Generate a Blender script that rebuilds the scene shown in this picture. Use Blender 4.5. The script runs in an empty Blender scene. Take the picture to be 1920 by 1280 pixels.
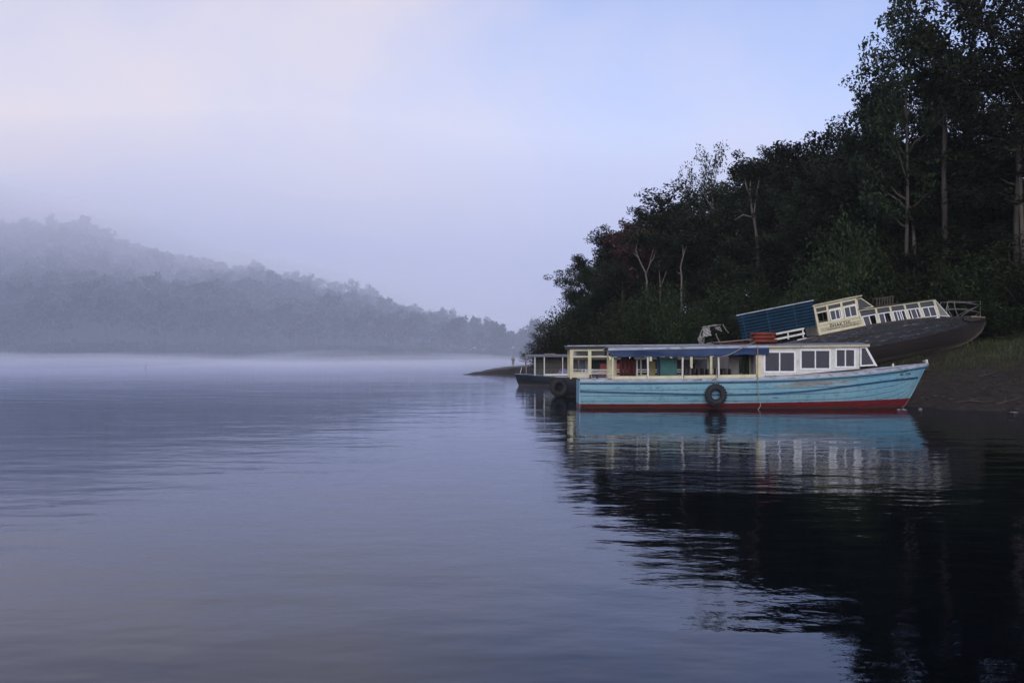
import bpy, math, random
import numpy as np
from mathutils import Vector, Matrix, noise as mnoise

R = math.radians
rng = np.random.default_rng(7)
random.seed(7)
scene = bpy.context.scene
col = scene.collection

# ------------------------------------------------------------------ camera
CAM_Z, FOC, HZ = 2.2, 1844.0, 663.0          # eye height (m), focal length and horizon row of a 1920x1280 frame
cam_d = bpy.data.cameras.new('camera')
cam = bpy.data.objects.new('camera', cam_d); col.objects.link(cam)
cam.location = (0, 0, CAM_Z); cam.rotation_euler = (R(90), 0, 0)
cam_d.sensor_width = 36.0; cam_d.lens = 36.0 * FOC / 1920.0
cam_d.shift_y = (HZ - 640.0) / 1920.0
cam_d.clip_start = 0.1; cam_d.clip_end = 6000
scene.camera = cam

# ------------------------------------------------------------------ sky, sun, exposure
SUN_EL, SUN_AZ = 14.0, 184.0                 # veiled low sun behind the photographer
w = bpy.data.worlds.new('World'); scene.world = w; w.use_nodes = True
nt = w.node_tree; nt.nodes.clear()
def N(t, kind, **kw):
    n = t.nodes.new(kind)
    for k, v in kw.items(): setattr(n, k, v)
    return n
sky = N(nt, 'ShaderNodeTexSky', sky_type='NISHITA', sun_disc=False)
sky.sun_elevation = R(SUN_EL); sky.sun_rotation = R(SUN_AZ)
sky.altitude = 900; sky.air_density = 1.0; sky.dust_density = 0.3; sky.ozone_density = 2.0
tc = N(nt, 'ShaderNodeTexCoord')
mp = N(nt, 'ShaderNodeMapping'); mp.inputs['Scale'].default_value = (1.0, 1.0, 1.3); mp.inputs['Location'].default_value = (3.854, 7.580, -1.891)
nt.links.new(tc.outputs['Generated'], mp.inputs['Vector'])
cn = N(nt, 'ShaderNodeTexNoise'); cn.inputs['Scale'].default_value = 1.25; cn.inputs['Detail'].default_value = 6; cn.inputs['Roughness'].default_value = 0.5
nt.links.new(mp.outputs['Vector'], cn.inputs['Vector'])
cr = N(nt, 'ShaderNodeValToRGB'); cr.color_ramp.interpolation = 'EASE'
cr.color_ramp.elements[0].position = 0.36; cr.color_ramp.elements[1].position = 0.70
nt.links.new(cn.outputs['Fac'], cr.inputs['Fac'])
tint = N(nt, 'ShaderNodeMixRGB', blend_type='MULTIPLY'); tint.inputs['Fac'].default_value = 1.0
tint.inputs[2].default_value = (1.18, 1.14, 1.42, 1)           # lilac dawn air
nt.links.new(sky.outputs['Color'], tint.inputs[1])
# mist veil all round the horizon
sep = N(nt, 'ShaderNodeSeparateXYZ'); nt.links.new(tc.outputs['Generated'], sep.inputs[0])
ab = N(nt, 'ShaderNodeMath', operation='ABSOLUTE'); nt.links.new(sep.outputs['Z'], ab.inputs[0])
hr = N(nt, 'ShaderNodeMapRange', interpolation_type='SMOOTHERSTEP'); hr.inputs['From Min'].default_value = 0.0; hr.inputs['From Max'].default_value = 0.46
hr.inputs['To Min'].default_value = 1.0; hr.inputs['To Max'].default_value = 0.0; nt.links.new(ab.outputs[0], hr.inputs['Value'])
veil = N(nt, 'ShaderNodeMixRGB'); nt.links.new(hr.outputs[0], veil.inputs['Fac']); nt.links.new(tint.outputs['Color'], veil.inputs[1]); veil.inputs[2].default_value = (4.6, 4.68, 6.15, 1)
mixc = N(nt, 'ShaderNodeMixRGB'); nt.links.new(cr.outputs['Color'], mixc.inputs['Fac'])
nt.links.new(veil.outputs['Color'], mixc.inputs[1]); mixc.inputs[2].default_value = (5.85, 5.35, 5.85, 1)
bg = N(nt, 'ShaderNodeBackground'); bg.inputs['Strength'].default_value = 0.127
nt.links.new(mixc.outputs['Color'], bg.inputs['Color'])
wo = N(nt, 'ShaderNodeOutputWorld'); nt.links.new(bg.outputs['Background'], wo.inputs['Surface'])

sd = bpy.data.lights.new('sun', 'SUN'); sd.energy = 1.5; sd.angle = R(35); sd.color = (1.0, 0.975, 0.98)
sun = bpy.data.objects.new('sun', sd); col.objects.link(sun)
_a, _e = R(SUN_AZ), R(SUN_EL)
to_sun = Vector((math.sin(_a) * math.cos(_e), math.cos(_a) * math.cos(_e), math.sin(_e)))
sun.rotation_euler = to_sun.to_track_quat('Z', 'Y').to_euler()

vs = scene.view_settings
scene.display_settings.display_device = 'sRGB'
vs.view_transform = 'Standard'; vs.look = 'None'; vs.exposure = 0.18; vs.gamma = 1.0; vs.use_curve_mapping = False
cy = scene.cycles
cy.use_denoising = True
try: cy.denoiser = 'OPENIMAGEDENOISE'; cy.denoising_input_passes = 'RGB_ALBEDO_NORMAL'
except Exception: pass
cy.max_bounces = 7; cy.diffuse_bounces = 3; cy.glossy_bounces = 4; cy.transmission_bounces = 4; cy.transparent_max_bounces = 8
cy.volume_bounces = 6
cy.caustics_reflective = False; cy.caustics_refractive = False
cy.sample_clamp_indirect = 4.0

# ------------------------------------------------------------------ helpers
def wx(px, Y): return (px - 960.0) / FOC * Y
def wz(py, Y): return CAM_Z + (HZ - py) / FOC * Y

def tag(o, label=None, cat=None, group=None, kind=None):
    if label: o['label'] = label
    if cat: o['category'] = cat
    if group: o['group'] = group
    if kind: o['kind'] = kind
    return o

def empty(name, loc=(0, 0, 0), rot=(0, 0, 0)):
    o = bpy.data.objects.new(name, None); col.objects.link(o)
    o.empty_display_size = 0.3; o.location = loc; o.rotation_euler = rot
    return o

def np_mesh(name, V, F):
    """V (n,3) array, F (m,k) array of equal-size faces"""
    V = np.asarray(V, np.float32); F = np.asarray(F, np.int32)
    me = bpy.data.meshes.new(name)
    me.vertices.add(len(V)); me.vertices.foreach_set('co', V.ravel())
    k = F.shape[1]
    me.loops.add(F.size); me.loops.foreach_set('vertex_index', F.ravel())
    me.polygons.add(len(F))
    me.polygons.foreach_set('loop_start', np.arange(0, F.size, k, dtype=np.int32))
    me.polygons.foreach_set('loop_total', np.full(len(F), k, np.int32))
    me.update(calc_edges=True); me.validate()
    return me

def link(name, me, m, parent=None, smooth=False):
    if m is not None and len(me.materials) == 0: me.materials.append(m)
    if smooth: me.polygons.foreach_set('use_smooth', np.ones(len(me.polygons), bool))
    o = bpy.data.objects.new(name, me); col.objects.link(o)
    if parent is not None: o.parent = parent
    return o

class MB:
    def __init__(s): s.v = []; s.f = []
    def add(s, vs_, fs):
        n = len(s.v); s.v += [tuple(p) for p in vs_]; s.f += [tuple(i + n for i in f) for f in fs]; return s
    def box(s, c, d, rot=None):
        x, y, z = d[0] / 2, d[1] / 2, d[2] / 2
        P = [Vector(p) for p in ((-x, -y, -z), (x, -y, -z), (x, y, -z), (-x, y, -z), (-x, -y, z), (x, -y, z), (x, y, z), (-x, y, z))]
        if rot is not None: P = [rot @ p for p in P]
        return s.add([p + Vector(c) for p in P], [(0, 3, 2, 1), (4, 5, 6, 7), (0, 1, 5, 4), (1, 2, 6, 5), (2, 3, 7, 6), (3, 0, 4, 7)])
    def prism(s, poly, y0, y1):
        """polygon in XZ extruded along Y"""
        n = len(poly)
        a = [(p[0], y0, p[1]) for p in poly] + [(p[0], y1, p[1]) for p in poly]
        f = [tuple(range(n)), tuple(range(2 * n - 1, n - 1, -1))] + [(i, i + n, (i + 1) % n + n, (i + 1) % n) for i in range(n)]
        return s.add(a, f)
    def bar(s, a, b, w_=0.05, h=None):
        a, b = Vector(a), Vector(b); h = h or w_
        d = b - a; L = d.length
        if L < 1e-6: return s
        d.normalize()
        up = Vector((0, 0, 1)) if abs(d.z) < 0.9 else Vector((0, 1, 0))
        u = d.cross(up).normalized(); v = u.cross(d).normalized()
        P = [q + u * (i * w_ / 2) + v * (j * h / 2) for q in (a, b) for i, j in ((-1, -1), (1, -1), (1, 1), (-1, 1))]
        return s.add(P, [(3, 2, 1, 0), (4, 5, 6, 7), (0, 1, 5, 4), (1, 2, 6, 5), (2, 3, 7, 6), (3, 0, 4, 7)])
    def tube(s, pts, rad, n=8):
        pts = [Vector(p) for p in pts]
        if not hasattr(rad, '__len__'): rad = [rad] * len(pts)
        vs_, fs = [], []
        u = None
        for i, p in enumerate(pts):
            d = (pts[min(i + 1, len(pts) - 1)] - pts[max(i - 1, 0)])
            d = d.normalized() if d.length > 1e-9 else Vector((0, 0, 1))
            if u is None:
                u = d.cross(Vector((0.31, 0.9, 0.3))).normalized()
            else:
                u = (u - d * u.dot(d)).normalized()
            v = d.cross(u)
            for k in range(n):
                a = 2 * math.pi * k / n
                vs_.append(p + (u * math.cos(a) + v * math.sin(a)) * rad[i])
        for i in range(len(pts) - 1):
            for k in range(n):
                k2 = (k + 1) % n
                fs.append((i * n + k, i * n + k2, (i + 1) * n + k2, (i + 1) * n + k))
        fs.append(tuple(range(n - 1, -1, -1))); m = (len(pts) - 1) * n; fs.append(tuple(range(m, m + n)))
        return s.add(vs_, fs)
    def torus(s, c, R0, r0, axis='y', n=28, m=10, squash=1.0):
        vs_, fs = [], []
        for i in range(n):
            a = 2 * math.pi * i / n
            for j in range(m):
                b = 2 * math.pi * j / m
                rr = R0 + r0 * math.cos(b); t = r0 * squash * math.sin(b)
                vs_.append((c[0] + rr * math.cos(a), c[1] + t, c[2] + rr * math.sin(a)))
        for i in range(n):
            for j in range(m):
                fs.append((i * m + j, i * m + (j + 1) % m, ((i + 1) % n) * m + (j + 1) % m, ((i + 1) % n) * m + j))
        return s.add(vs_, fs)
    def mesh(s, name):
        me = bpy.data.meshes.new(name); me.from_pydata(s.v, [], s.f); me.update(); return me
    def build(s, name, m, parent=None, smooth=False):
        return link(name, s.mesh(name), m, parent, smooth)

# ------------------------------------------------------------------ materials
def new_mat(name):
    m = bpy.data.materials.new(name); m.use_nodes = True
    t = m.node_tree; t.nodes.clear()
    out = N(t, 'ShaderNodeOutputMaterial')
    return m, t, out

def pbr(name, c1, c2=None, rough=0.6, scale=4.0, lo=0.4, hi=0.65, bump=0.0, bscale=30.0, stretch=(1, 1, 1), metal=0.0, spec=0.3, detail=6, dirt=None, dirt_at=(0.6, 0.7), dirt_scale=1.5):
    m, t, out = new_mat(name)
    b = N(t, 'ShaderNodeBsdfPrincipled'); t.links.new(b.outputs['BSDF'], out.inputs['Surface'])
    b.inputs['Roughness'].default_value = rough; b.inputs['Metallic'].default_value = metal
    b.inputs['Specular IOR Level'].default_value = spec
    c = N(t, 'ShaderNodeTexCoord'); mp_ = N(t, 'ShaderNodeMapping'); mp_.inputs['Scale'].default_value = stretch
    t.links.new(c.outputs['Object'], mp_.inputs['Vector'])
    if c2 is None: c2 = tuple(x * 0.7 for x in c1)
    n = N(t, 'ShaderNodeTexNoise'); n.inputs['Scale'].default_value = scale; n.inputs['Detail'].default_value = detail; n.inputs['Roughness'].default_value = 0.62
    t.links.new(mp_.outputs['Vector'], n.inputs['Vector'])
    r = N(t, 'ShaderNodeValToRGB'); r.color_ramp.elements[0].position = lo; r.color_ramp.elements[1].position = hi
    r.color_ramp.elements[0].color = (*c1, 1); r.color_ramp.elements[1].color = (*c2, 1)
    t.links.new(n.outputs['Fac'], r.inputs['Fac'])
    src = r.outputs['Color']
    if dirt is not None:
        n2 = N(t, 'ShaderNodeTexNoise'); n2.inputs['Scale'].default_value = dirt_scale; n2.inputs['Detail'].default_value = 9; n2.inputs['Roughness'].default_value = 0.7
        t.links.new(mp_.outputs['Vector'], n2.inputs['Vector'])
        r2 = N(t, 'ShaderNodeValToRGB'); r2.color_ramp.elements[0].position = dirt_at[0]; r2.color_ramp.elements[1].position = dirt_at[1]
        t.links.new(n2.outputs['Fac'], r2.inputs['Fac'])
        mx = N(t, 'ShaderNodeMixRGB'); mx.inputs[2].default_value = (*dirt, 1)
        t.links.new(r2.outputs['Color'], mx.inputs['Fac']); t.links.new(src, mx.inputs[1]); src = mx.outputs['Color']
    t.links.new(src, b.inputs['Base Color'])
    if bump > 0:
        n3 = N(t, 'ShaderNodeTexNoise'); n3.inputs['Scale'].default_value = bscale; n3.inputs['Detail'].default_value = 5
        t.links.new(mp_.outputs['Vector'], n3.inputs['Vector'])
        bp = N(t, 'ShaderNodeBump'); bp.inputs['Strength'].default_value = bump; bp.inputs['Distance'].default_value = 0.02
        t.links.new(n3.outputs['Fac'], bp.inputs['Height']); t.links.new(bp.outputs['Normal'], b.inputs['Normal'])
    return m

def leaf_mat(name, c1, c2, c3, trans=0.25):
    m, t, out = new_mat(name)
    c = N(t, 'ShaderNodeTexCoord'); oi = N(t, 'ShaderNodeObjectInfo')
    n = N(t, 'ShaderNodeTexNoise'); n.inputs['Scale'].default_value = 0.7; n.inputs['Detail'].default_value = 5; n.inputs['Roughness'].default_value = 0.7
    t.links.new(c.outputs['Object'], n.inputs['Vector'])
    r = N(t, 'ShaderNodeValToRGB'); e = r.color_ramp.elements
    e[0].position = 0.32; e[0].color = (*c1, 1); e[1].position = 0.68; e[1].color = (*c3, 1)
    e2 = e.new(0.5); e2.color = (*c2, 1)
    t.links.new(n.outputs['Fac'], r.inputs['Fac'])
    hs = N(t, 'ShaderNodeHueSaturation')
    ma = N(t, 'ShaderNodeMapRange'); ma.inputs['To Min'].default_value = 0.445; ma.inputs['To Max'].default_value = 0.535
    mv = N(t, 'ShaderNodeMapRange'); mv.inputs['To Min'].default_value = 0.5; mv.inputs['To Max'].default_value = 1.6
    t.links.new(oi.outputs['Random'], ma.inputs['Value']); t.links.new(oi.outputs['Random'], mv.inputs['Value'])
    t.links.new(ma.outputs['Result'], hs.inputs['Hue']); t.links.new(mv.outputs['Result'], hs.inputs['Value'])
    t.links.new(r.outputs['Color'], hs.inputs['Color'])
    b = N(t, 'ShaderNodeBsdfPrincipled'); b.inputs['Roughness'].default_value = 0.6; b.inputs['Specular IOR Level'].default_value = 0.2
    t.links.new(hs.outputs['Color'], b.inputs['Base Color'])
    tr = N(t, 'ShaderNodeBsdfTranslucent'); t.links.new(hs.outputs['Color'], tr.inputs['Color'])
    mx = N(t, 'ShaderNodeMixShader'); mx.inputs['Fac'].default_value = trans
    t.links.new(b.outputs['BSDF'], mx.inputs[1]); t.links.new(tr.outputs['BSDF'], mx.inputs[2])
    t.links.new(mx.outputs['Shader'], out.inputs['Surface'])
    return m

def glass_mat(name, c, rough=0.06, alpha=0.55):
    m, t, out = new_mat(name)
    g = N(t, 'ShaderNodeBsdfGlossy'); g.inputs['Roughness'].default_value = rough; g.inputs['Color'].default_value = (0.8, 0.8, 0.82, 1)
    tp = N(t, 'ShaderNodeBsdfTransparent'); tp.inputs['Color'].default_value = (*c, 1)
    df = N(t, 'ShaderNodeBsdfDiffuse'); df.inputs['Color'].default_value = (0.09, 0.09, 0.10, 1)
    a = N(t, 'ShaderNodeMixShader'); a.inputs['Fac'].default_value = alpha
    t.links.new(tp.outputs[0], a.inputs[1]); t.links.new(df.outputs[0], a.inputs[2])
    fr = N(t, 'ShaderNodeFresnel'); fr.inputs['IOR'].default_value = 1.5
    b = N(t, 'ShaderNodeMixShader'); t.links.new(fr.outputs[0], b.inputs['Fac'])
    t.links.new(a.outputs[0], b.inputs[1]); t.links.new(g.outputs[0], b.inputs[2]); t.links.new(b.outputs[0], out.inputs['Surface'])
    return m

def hull_mat(name, side, bottom, z0, k, wear, wear_at, side2, bottom2, rough=0.45, dirt=(0.05, 0.04, 0.035), patch=None):
    """painted planked hull: boot-top colour below the line z = z0 + k*x^2 (boat space), chipped paint and streaks"""
    m, t, out = new_mat(name)
    b = N(t, 'ShaderNodeBsdfPrincipled'); t.links.new(b.outputs['BSDF'], out.inputs['Surface']); b.inputs['Roughness'].default_value = rough
    b.inputs['Specular IOR Level'].default_value = 0.35
    c = N(t, 'ShaderNodeTexCoord'); sx = N(t, 'ShaderNodeSeparateXYZ'); t.links.new(c.outputs['Object'], sx.inputs[0])
    def mth(op, a, b_=None, cl=False):
        q = N(t, 'ShaderNodeMath', operation=op); q.use_clamp = cl
        for i, x in enumerate((a, b_)):
            if x is None: continue
            if isinstance(x, (int, float)): q.inputs[i].default_value = x
            else: t.links.new(x, q.inputs[i])
        return q.outputs[0]
    def nz(scale, st, det=8, ro=0.65):
        mp_ = N(t, 'ShaderNodeMapping'); mp_.inputs['Scale'].default_value = st; t.links.new(c.outputs['Object'], mp_.inputs['Vector'])
        q = N(t, 'ShaderNodeTexNoise'); q.inputs['Scale'].default_value = scale; q.inputs['Detail'].default_value = det; q.inputs['Roughness'].default_value = ro
        t.links.new(mp_.outputs[0], q.inputs['Vector']); return q.outputs['Fac']
    def ramp(f, a, b_, ca=(0, 0, 0), cb=(1, 1, 1)):
        q = N(t, 'ShaderNodeValToRGB'); q.color_ramp.elements[0].position = a; q.color_ramp.elements[1].position = b_
        q.color_ramp.elements[0].color = (*ca, 1); q.color_ramp.elements[1].color = (*cb, 1); t.links.new(f, q.inputs['Fac']); return q.outputs['Color']
    def mixc_(f, a, b_):
        q = N(t, 'ShaderNodeMixRGB'); t.links.new(f, q.inputs['Fac'])
        for i, x in ((1, a), (2, b_)):
            if isinstance(x, tuple): q.inputs[i].default_value = (*x, 1)
            else: t.links.new(x, q.inputs[i])
        return q.outputs['Color']
    big = nz(1.3, (0.35, 1, 1.2)); fine = nz(5.0, (0.45, 1, 2.4)); chip = nz(8.0, (0.28, 1, 2.0), 10, 0.72)
    sidec = ramp(big, 0.35, 0.68, side, side2)
    botc = ramp(fine, 0.35, 0.7, bottom, bottom2)
    sidec = mixc_(ramp(fine, 0.60, 0.72), sidec, tuple(x * 0.62 for x in side))
    sidec = mixc_(ramp(chip, wear_at, wear_at + 0.05), sidec, wear)
    streak = nz(7.0, (0.9, 1, 0.25), 8, 0.7)
    sidec = mixc_(mth('MULTIPLY', ramp(streak, 0.52, 0.68), 0.45), sidec, tuple(x * 0.45 + 0.04 for x in side))
    if patch:   # one large bare, rubbed patch amidships
        px_, pz_, rx_, rz_, pc = patch
        ex = mth('POWER', mth('ABSOLUTE', mth('DIVIDE', mth('SUBTRACT', sx.outputs['X'], px_), rx_)), 2.0)
        sl = mth('ADD', mth('MULTIPLY', mth('SUBTRACT', sx.outputs['X'], px_), 0.07), pz_)
        ez = mth('POWER', mth('ABSOLUTE', mth('DIVIDE', mth('SUBTRACT', sx.outputs['Z'], sl), rz_)), 2.0)
        q = mth('SUBTRACT', 1.0, mth('ADD', ex, ez)); q = mth('ADD', q, mth('MULTIPLY', mth('SUBTRACT', fine, 0.5), 3.2))
        sidec = mixc_(mth('MULTIPLY', mth('MULTIPLY', q, 1.6, True), 0.8), sidec, ramp(chip, 0.4, 0.6, pc, tuple(x * 0.55 for x in pc)))
    line = mth('ADD', mth('MULTIPLY', mth('MULTIPLY', sx.outputs['X'], sx.outputs['X']), k), z0)
    line = mth('ADD', line, mth('MULTIPLY', mth('SUBTRACT', fine, 0.5), 0.03))
    mask = mth('MULTIPLY', mth('SUBTRACT', line, sx.outputs['Z']), 120.0, True)
    colr = mixc_(mask, sidec, botc)
    # waterline grime
    gr = mth('MULTIPLY', mth('SUBTRACT', 0.13, sx.outputs['Z']), 9.0, True)
    gr = mth('MULTIPLY', gr, ramp(fine, 0.2, 0.5))
    colr = mixc_(gr, colr, dirt)
    t.links.new(colr, b.inputs['Base Color'])
    bp = N(t, 'ShaderNodeBump'); bp.inputs['Strength'].default_value = 0.35; bp.inputs['Distance'].default_value = 0.015
    t.links.new(fine, bp.inputs['Height']); t.links.new(bp.outputs[0], b.inputs['Normal'])
    return m

M = {}
M['white'] = pbr('white_frame_paint', (0.78, 0.78, 0.78), (0.66, 0.65, 0.63), rough=0.35, scale=5, dirt=(0.3, 0.27, 0.22), dirt_at=(0.66, 0.8), dirt_scale=6)
M['offwhite'] = pbr('weathered_offwhite_paint', (0.62, 0.61, 0.56), (0.50, 0.49, 0.44), rough=0.55, scale=3, dirt=(0.2, 0.16, 0.11), dirt_at=(0.60, 0.76), dirt_scale=3, bump=0.15)
M['cream'] = pbr('cream_paint', (0.62, 0.57, 0.36), (0.5, 0.46, 0.3), rough=0.55, scale=3, dirt=(0.16, 0.12, 0.07), dirt_at=(0.58, 0.75), dirt_scale=3.5, bump=0.15)
M['cream_dull'] = pbr('dull_cream_paint', (0.46, 0.42, 0.29), (0.36, 0.33, 0.23), rough=0.6, scale=4, dirt=(0.12, 0.09, 0.06), dirt_at=(0.56, 0.72), dirt_scale=4, bump=0.2)
M['deck'] = pbr('grey_lilac_deck_paint', (0.36, 0.34, 0.39), (0.24, 0.22, 0.24), rough=0.7, scale=2.5, stretch=(0.5, 2, 1), dirt=(0.09, 0.07, 0.06), dirt_at=(0.55, 0.7), dirt_scale=4, bump=0.25)
M['gunwale'] = pbr('worn_pale_blue_gunwale', (0.40, 0.45, 0.52), (0.29, 0.3, 0.33), rough=0.6, scale=3, stretch=(0.6, 1, 2), dirt=(0.14, 0.1, 0.08), dirt_at=(0.53, 0.66), dirt_scale=5, bump=0.25)
M['navy'] = pbr('dark_blue_trim_paint', (0.012, 0.07, 0.15), (0.01, 0.035, 0.07), rough=0.5, scale=4, dirt=(0.15, 0.3, 0.42), dirt_at=(0.66, 0.74), dirt_scale=6)
M['tarp_blue'] = pbr('blue_tarpaulin', (0.006, 0.030, 0.10), (0.005, 0.019, 0.06), rough=0.5, scale=2, stretch=(0.4, 1, 1.5), dirt=(0.05, 0.07, 0.12), dirt_at=(0.62, 0.8), bump=0.3, bscale=6)
M['tarp_teal'] = pbr('dark_blue_corrugated_sheet', (0.006, 0.031, 0.058), (0.005, 0.02, 0.038), rough=0.5, scale=2, bump=0.1)
M['rope'] = pbr('old_rope', (0.34, 0.3, 0.24), (0.2, 0.17, 0.13), rough=0.9, scale=20)
M['rubber'] = pbr('black_rubber', (0.018, 0.018, 0.02), (0.03, 0.03, 0.032), rough=0.75, scale=8, bump=0.3, bscale=40)
M['roof_grey'] = pbr('grey_roof_sheet', (0.20, 0.21, 0.24), (0.13, 0.135, 0.15), rough=0.6, scale=3, dirt=(0.08, 0.06, 0.05), dirt_at=(0.58, 0.72), bump=0.2)
M['roof_dark'] = pbr('dark_tarred_roof', (0.03, 0.03, 0.035), (0.045, 0.042, 0.04), rough=0.7, scale=4, bump=0.2)
M['dark'] = pbr('dark_interior_board', (0.035, 0.03, 0.028), (0.02, 0.018, 0.017), rough=0.8, scale=5)
M['curtain'] = pbr('grey_brown_curtain', (0.10, 0.095, 0.09), (0.075, 0.07, 0.065), rough=0.9, scale=3, stretch=(3, 3, 0.3))
M['orange'] = pbr('faded_orange_buoyancy', (0.20, 0.04, 0.022), (0.14, 0.03, 0.016), rough=0.7, scale=5, bump=0.3, dirt=(0.1, 0.04, 0.03), dirt_at=(0.58, 0.7), dirt_scale=6)
M['maroon'] = pbr('maroon_fabric', (0.085, 0.02, 0.018), (0.05, 0.014, 0.014), rough=0.85, scale=5, bump=0.3)
M['red'] = pbr('red_plastic', (0.19, 0.018, 0.018), (0.13, 0.015, 0.015), rough=0.5, scale=4)
M['teal'] = pbr('teal_panel_paint', (0.026, 0.12, 0.117), (0.02, 0.085, 0.085), rough=0.55, scale=4, dirt=(0.03, 0.07, 0.07), dirt_at=(0.58, 0.7), dirt_scale=5)
M['yellow'] = pbr('yellow_green_panel', (0.28, 0.25, 0.09), (0.2, 0.18, 0.07), rough=0.6, scale=4)
M['wood'] = pbr('bare_wood', (0.24, 0.19, 0.14), (0.15, 0.115, 0.085), rough=0.8, scale=4, stretch=(0.4, 3, 3), bump=0.3)
M['wood_dark'] = pbr('dark_wood', (0.07, 0.05, 0.04), (0.045, 0.032, 0.026), rough=0.8, scale=4, stretch=(0.4, 3, 3), bump=0.3)
M['steel'] = pbr('galvanised_pipe', (0.22, 0.215, 0.21), (0.13, 0.125, 0.115), rough=0.5, scale=8, metal=0.3, dirt=(0.14, 0.08, 0.05), dirt_at=(0.6, 0.72))
M['mesh_grey'] = pbr('grey_screen_panel', (0.20, 0.195, 0.18), (0.15, 0.145, 0.135), rough=0.8, scale=3)
M['pale_tarp'] = pbr('torn_pale_tarpaulin', (0.42, 0.40, 0.38), (0.26, 0.25, 0.24), rough=0.8, scale=4, bump=0.3)
M['letter'] = pbr('dark_brown_lettering', (0.04, 0.028, 0.022), (0.09, 0.07, 0.05), rough=0.7, scale=14, lo=0.5, hi=0.75)
M['letter_blue'] = pbr('dark_blue_lettering', (0.012, 0.05, 0.085), (0.05, 0.14, 0.2), rough=0.7, scale=30, lo=0.5, hi=0.7)
M['glass'] = glass_mat('smoky_glass', (0.35, 0.36, 0.4))
M['glass_blue'] = glass_mat('dusty_blue_glass', (0.3, 0.34, 0.45), alpha=0.7)
M['hull_blue'] = hull_mat('sky_blue_hull_paint', (0.16, 0.355, 0.45), (0.20, 0.02, 0.022), 0.19, 0.0011, (0.045, 0.075, 0.095), 0.585, (0.24, 0.415, 0.48), (0.11, 0.015, 0.017), patch=(9.3, 1.02, 1.7, 0.12, (0.30, 0.25, 0.19)))
M['hull_black'] = hull_mat('weathered_black_hull', (0.040, 0.045, 0.055), (0.040, 0.016, 0.016), 1.02, 0.000, (0.17, 0.17, 0.18), 0.66, (0.062, 0.066, 0.078), (0.026, 0.012, 0.012), rough=0.65)
M['hull_navy'] = hull_mat('dark_navy_hull', (0.012, 0.014, 0.02), (0.02, 0.018, 0.02), 0.1, 0.0, (0.1, 0.1, 0.12), 0.68, (0.018, 0.020, 0.027), (0.02, 0.018, 0.02), rough=0.55)
M['core'] = pbr('hull_seam_caulk', (0.02, 0.025, 0.03), (0.03, 0.03, 0.03), rough=0.9)
M['keel'] = pbr('scraped_keel_timber', (0.10, 0.075, 0.065), (0.05, 0.036, 0.03), rough=0.8, scale=5, bump=0.3)
M['bark'] = pbr('dark_bark', (0.06, 0.05, 0.044), (0.035, 0.03, 0.026), rough=0.9, scale=3, stretch=(1, 1, 0.25), bump=0.5, bscale=10)
M['bark_pale'] = pbr('pale_bark', (0.15, 0.13, 0.115), (0.085, 0.072, 0.062), rough=0.85, scale=2, stretch=(1, 1, 0.3), bump=0.4, bscale=8)
M['leaf'] = leaf_mat('broadleaf_foliage', (0.010, 0.016, 0.009), (0.018, 0.026, 0.012), (0.031, 0.041, 0.018))
M['leaf_shrub'] = leaf_mat('shrub_foliage', (0.012, 0.020, 0.008), (0.022, 0.033, 0.011), (0.039, 0.052, 0.017))
M['leaf_red'] = leaf_mat('reddish_foliage', (0.045, 0.026, 0.022), (0.07, 0.032, 0.028), (0.06, 0.045, 0.03))
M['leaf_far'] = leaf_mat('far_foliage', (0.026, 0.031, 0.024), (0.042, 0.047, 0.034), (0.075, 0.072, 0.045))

# ------------------------------------------------------------------ land, water
LAND = np.array([(70, -40), (48, 12), (36, 30), (25, 35.2), (19.2, 36.6), (17.2, 38.4), (16.4, 41), (14.6, 45), (13.2, 50), (12.6, 56), (12.4, 64), (9.5, 75),
                 (4, 87), (-1.2, 97), (-5.1, 104), (-4.5, 118), (-2.9, 147), (-1.3, 168), (3, 192), (16, 225), (50, 262), (130, 300), (300, 330), (300, -40)], float)
def signed_dist(P):
    P = np.asarray(P, float); d = np.full(len(P), 1e9); inside = np.zeros(len(P), bool)
    n = len(LAND)
    for i in range(n):
        a, b = LAND[i], LAND[(i + 1) % n]
        ab = b - a; t_ = np.clip(((P - a) @ ab) / (ab @ ab), 0, 1)
        if i < n - 3: d = np.minimum(d, np.linalg.norm(P - (a + t_[:, None] * ab), axis=1))
        c = ((a[1] > P[:, 1]) != (b[1] > P[:, 1]))
        with np.errstate(divide='ignore', invalid='ignore'):
            xin = (b[0] - a[0]) * (P[:, 1] - a[1]) / (b[1] - a[1]) + a[0]
        inside ^= c & (P[:, 0] < xin)
    return np.where(inside, d, -d)
def vnoise(x, y, seed=0):
    """cheap value noise, vectorised"""
    xi, yi = np.floor(x).astype(np.int64), np.floor(y).astype(np.int64); fx, fy = x - xi, y - yi
    fx, fy = fx * fx * (3 - 2 * fx), fy * fy * (3 - 2 * fy)
    def h(a, b):
        v = (a * 374761393 + b * 668265263 + seed * 1442695) & 0x7fffffff
        v = ((v ^ (v >> 13)) * 1274126177) & 0x7fffffff
        return (v ^ (v >> 16)) % 10007 / 10007.0
    return (h(xi, yi) * (1 - fx) + h(xi + 1, yi) * fx) * (1 - fy) + (h(xi, yi + 1) * (1 - fx) + h(xi + 1, yi + 1) * fx) * fy
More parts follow.
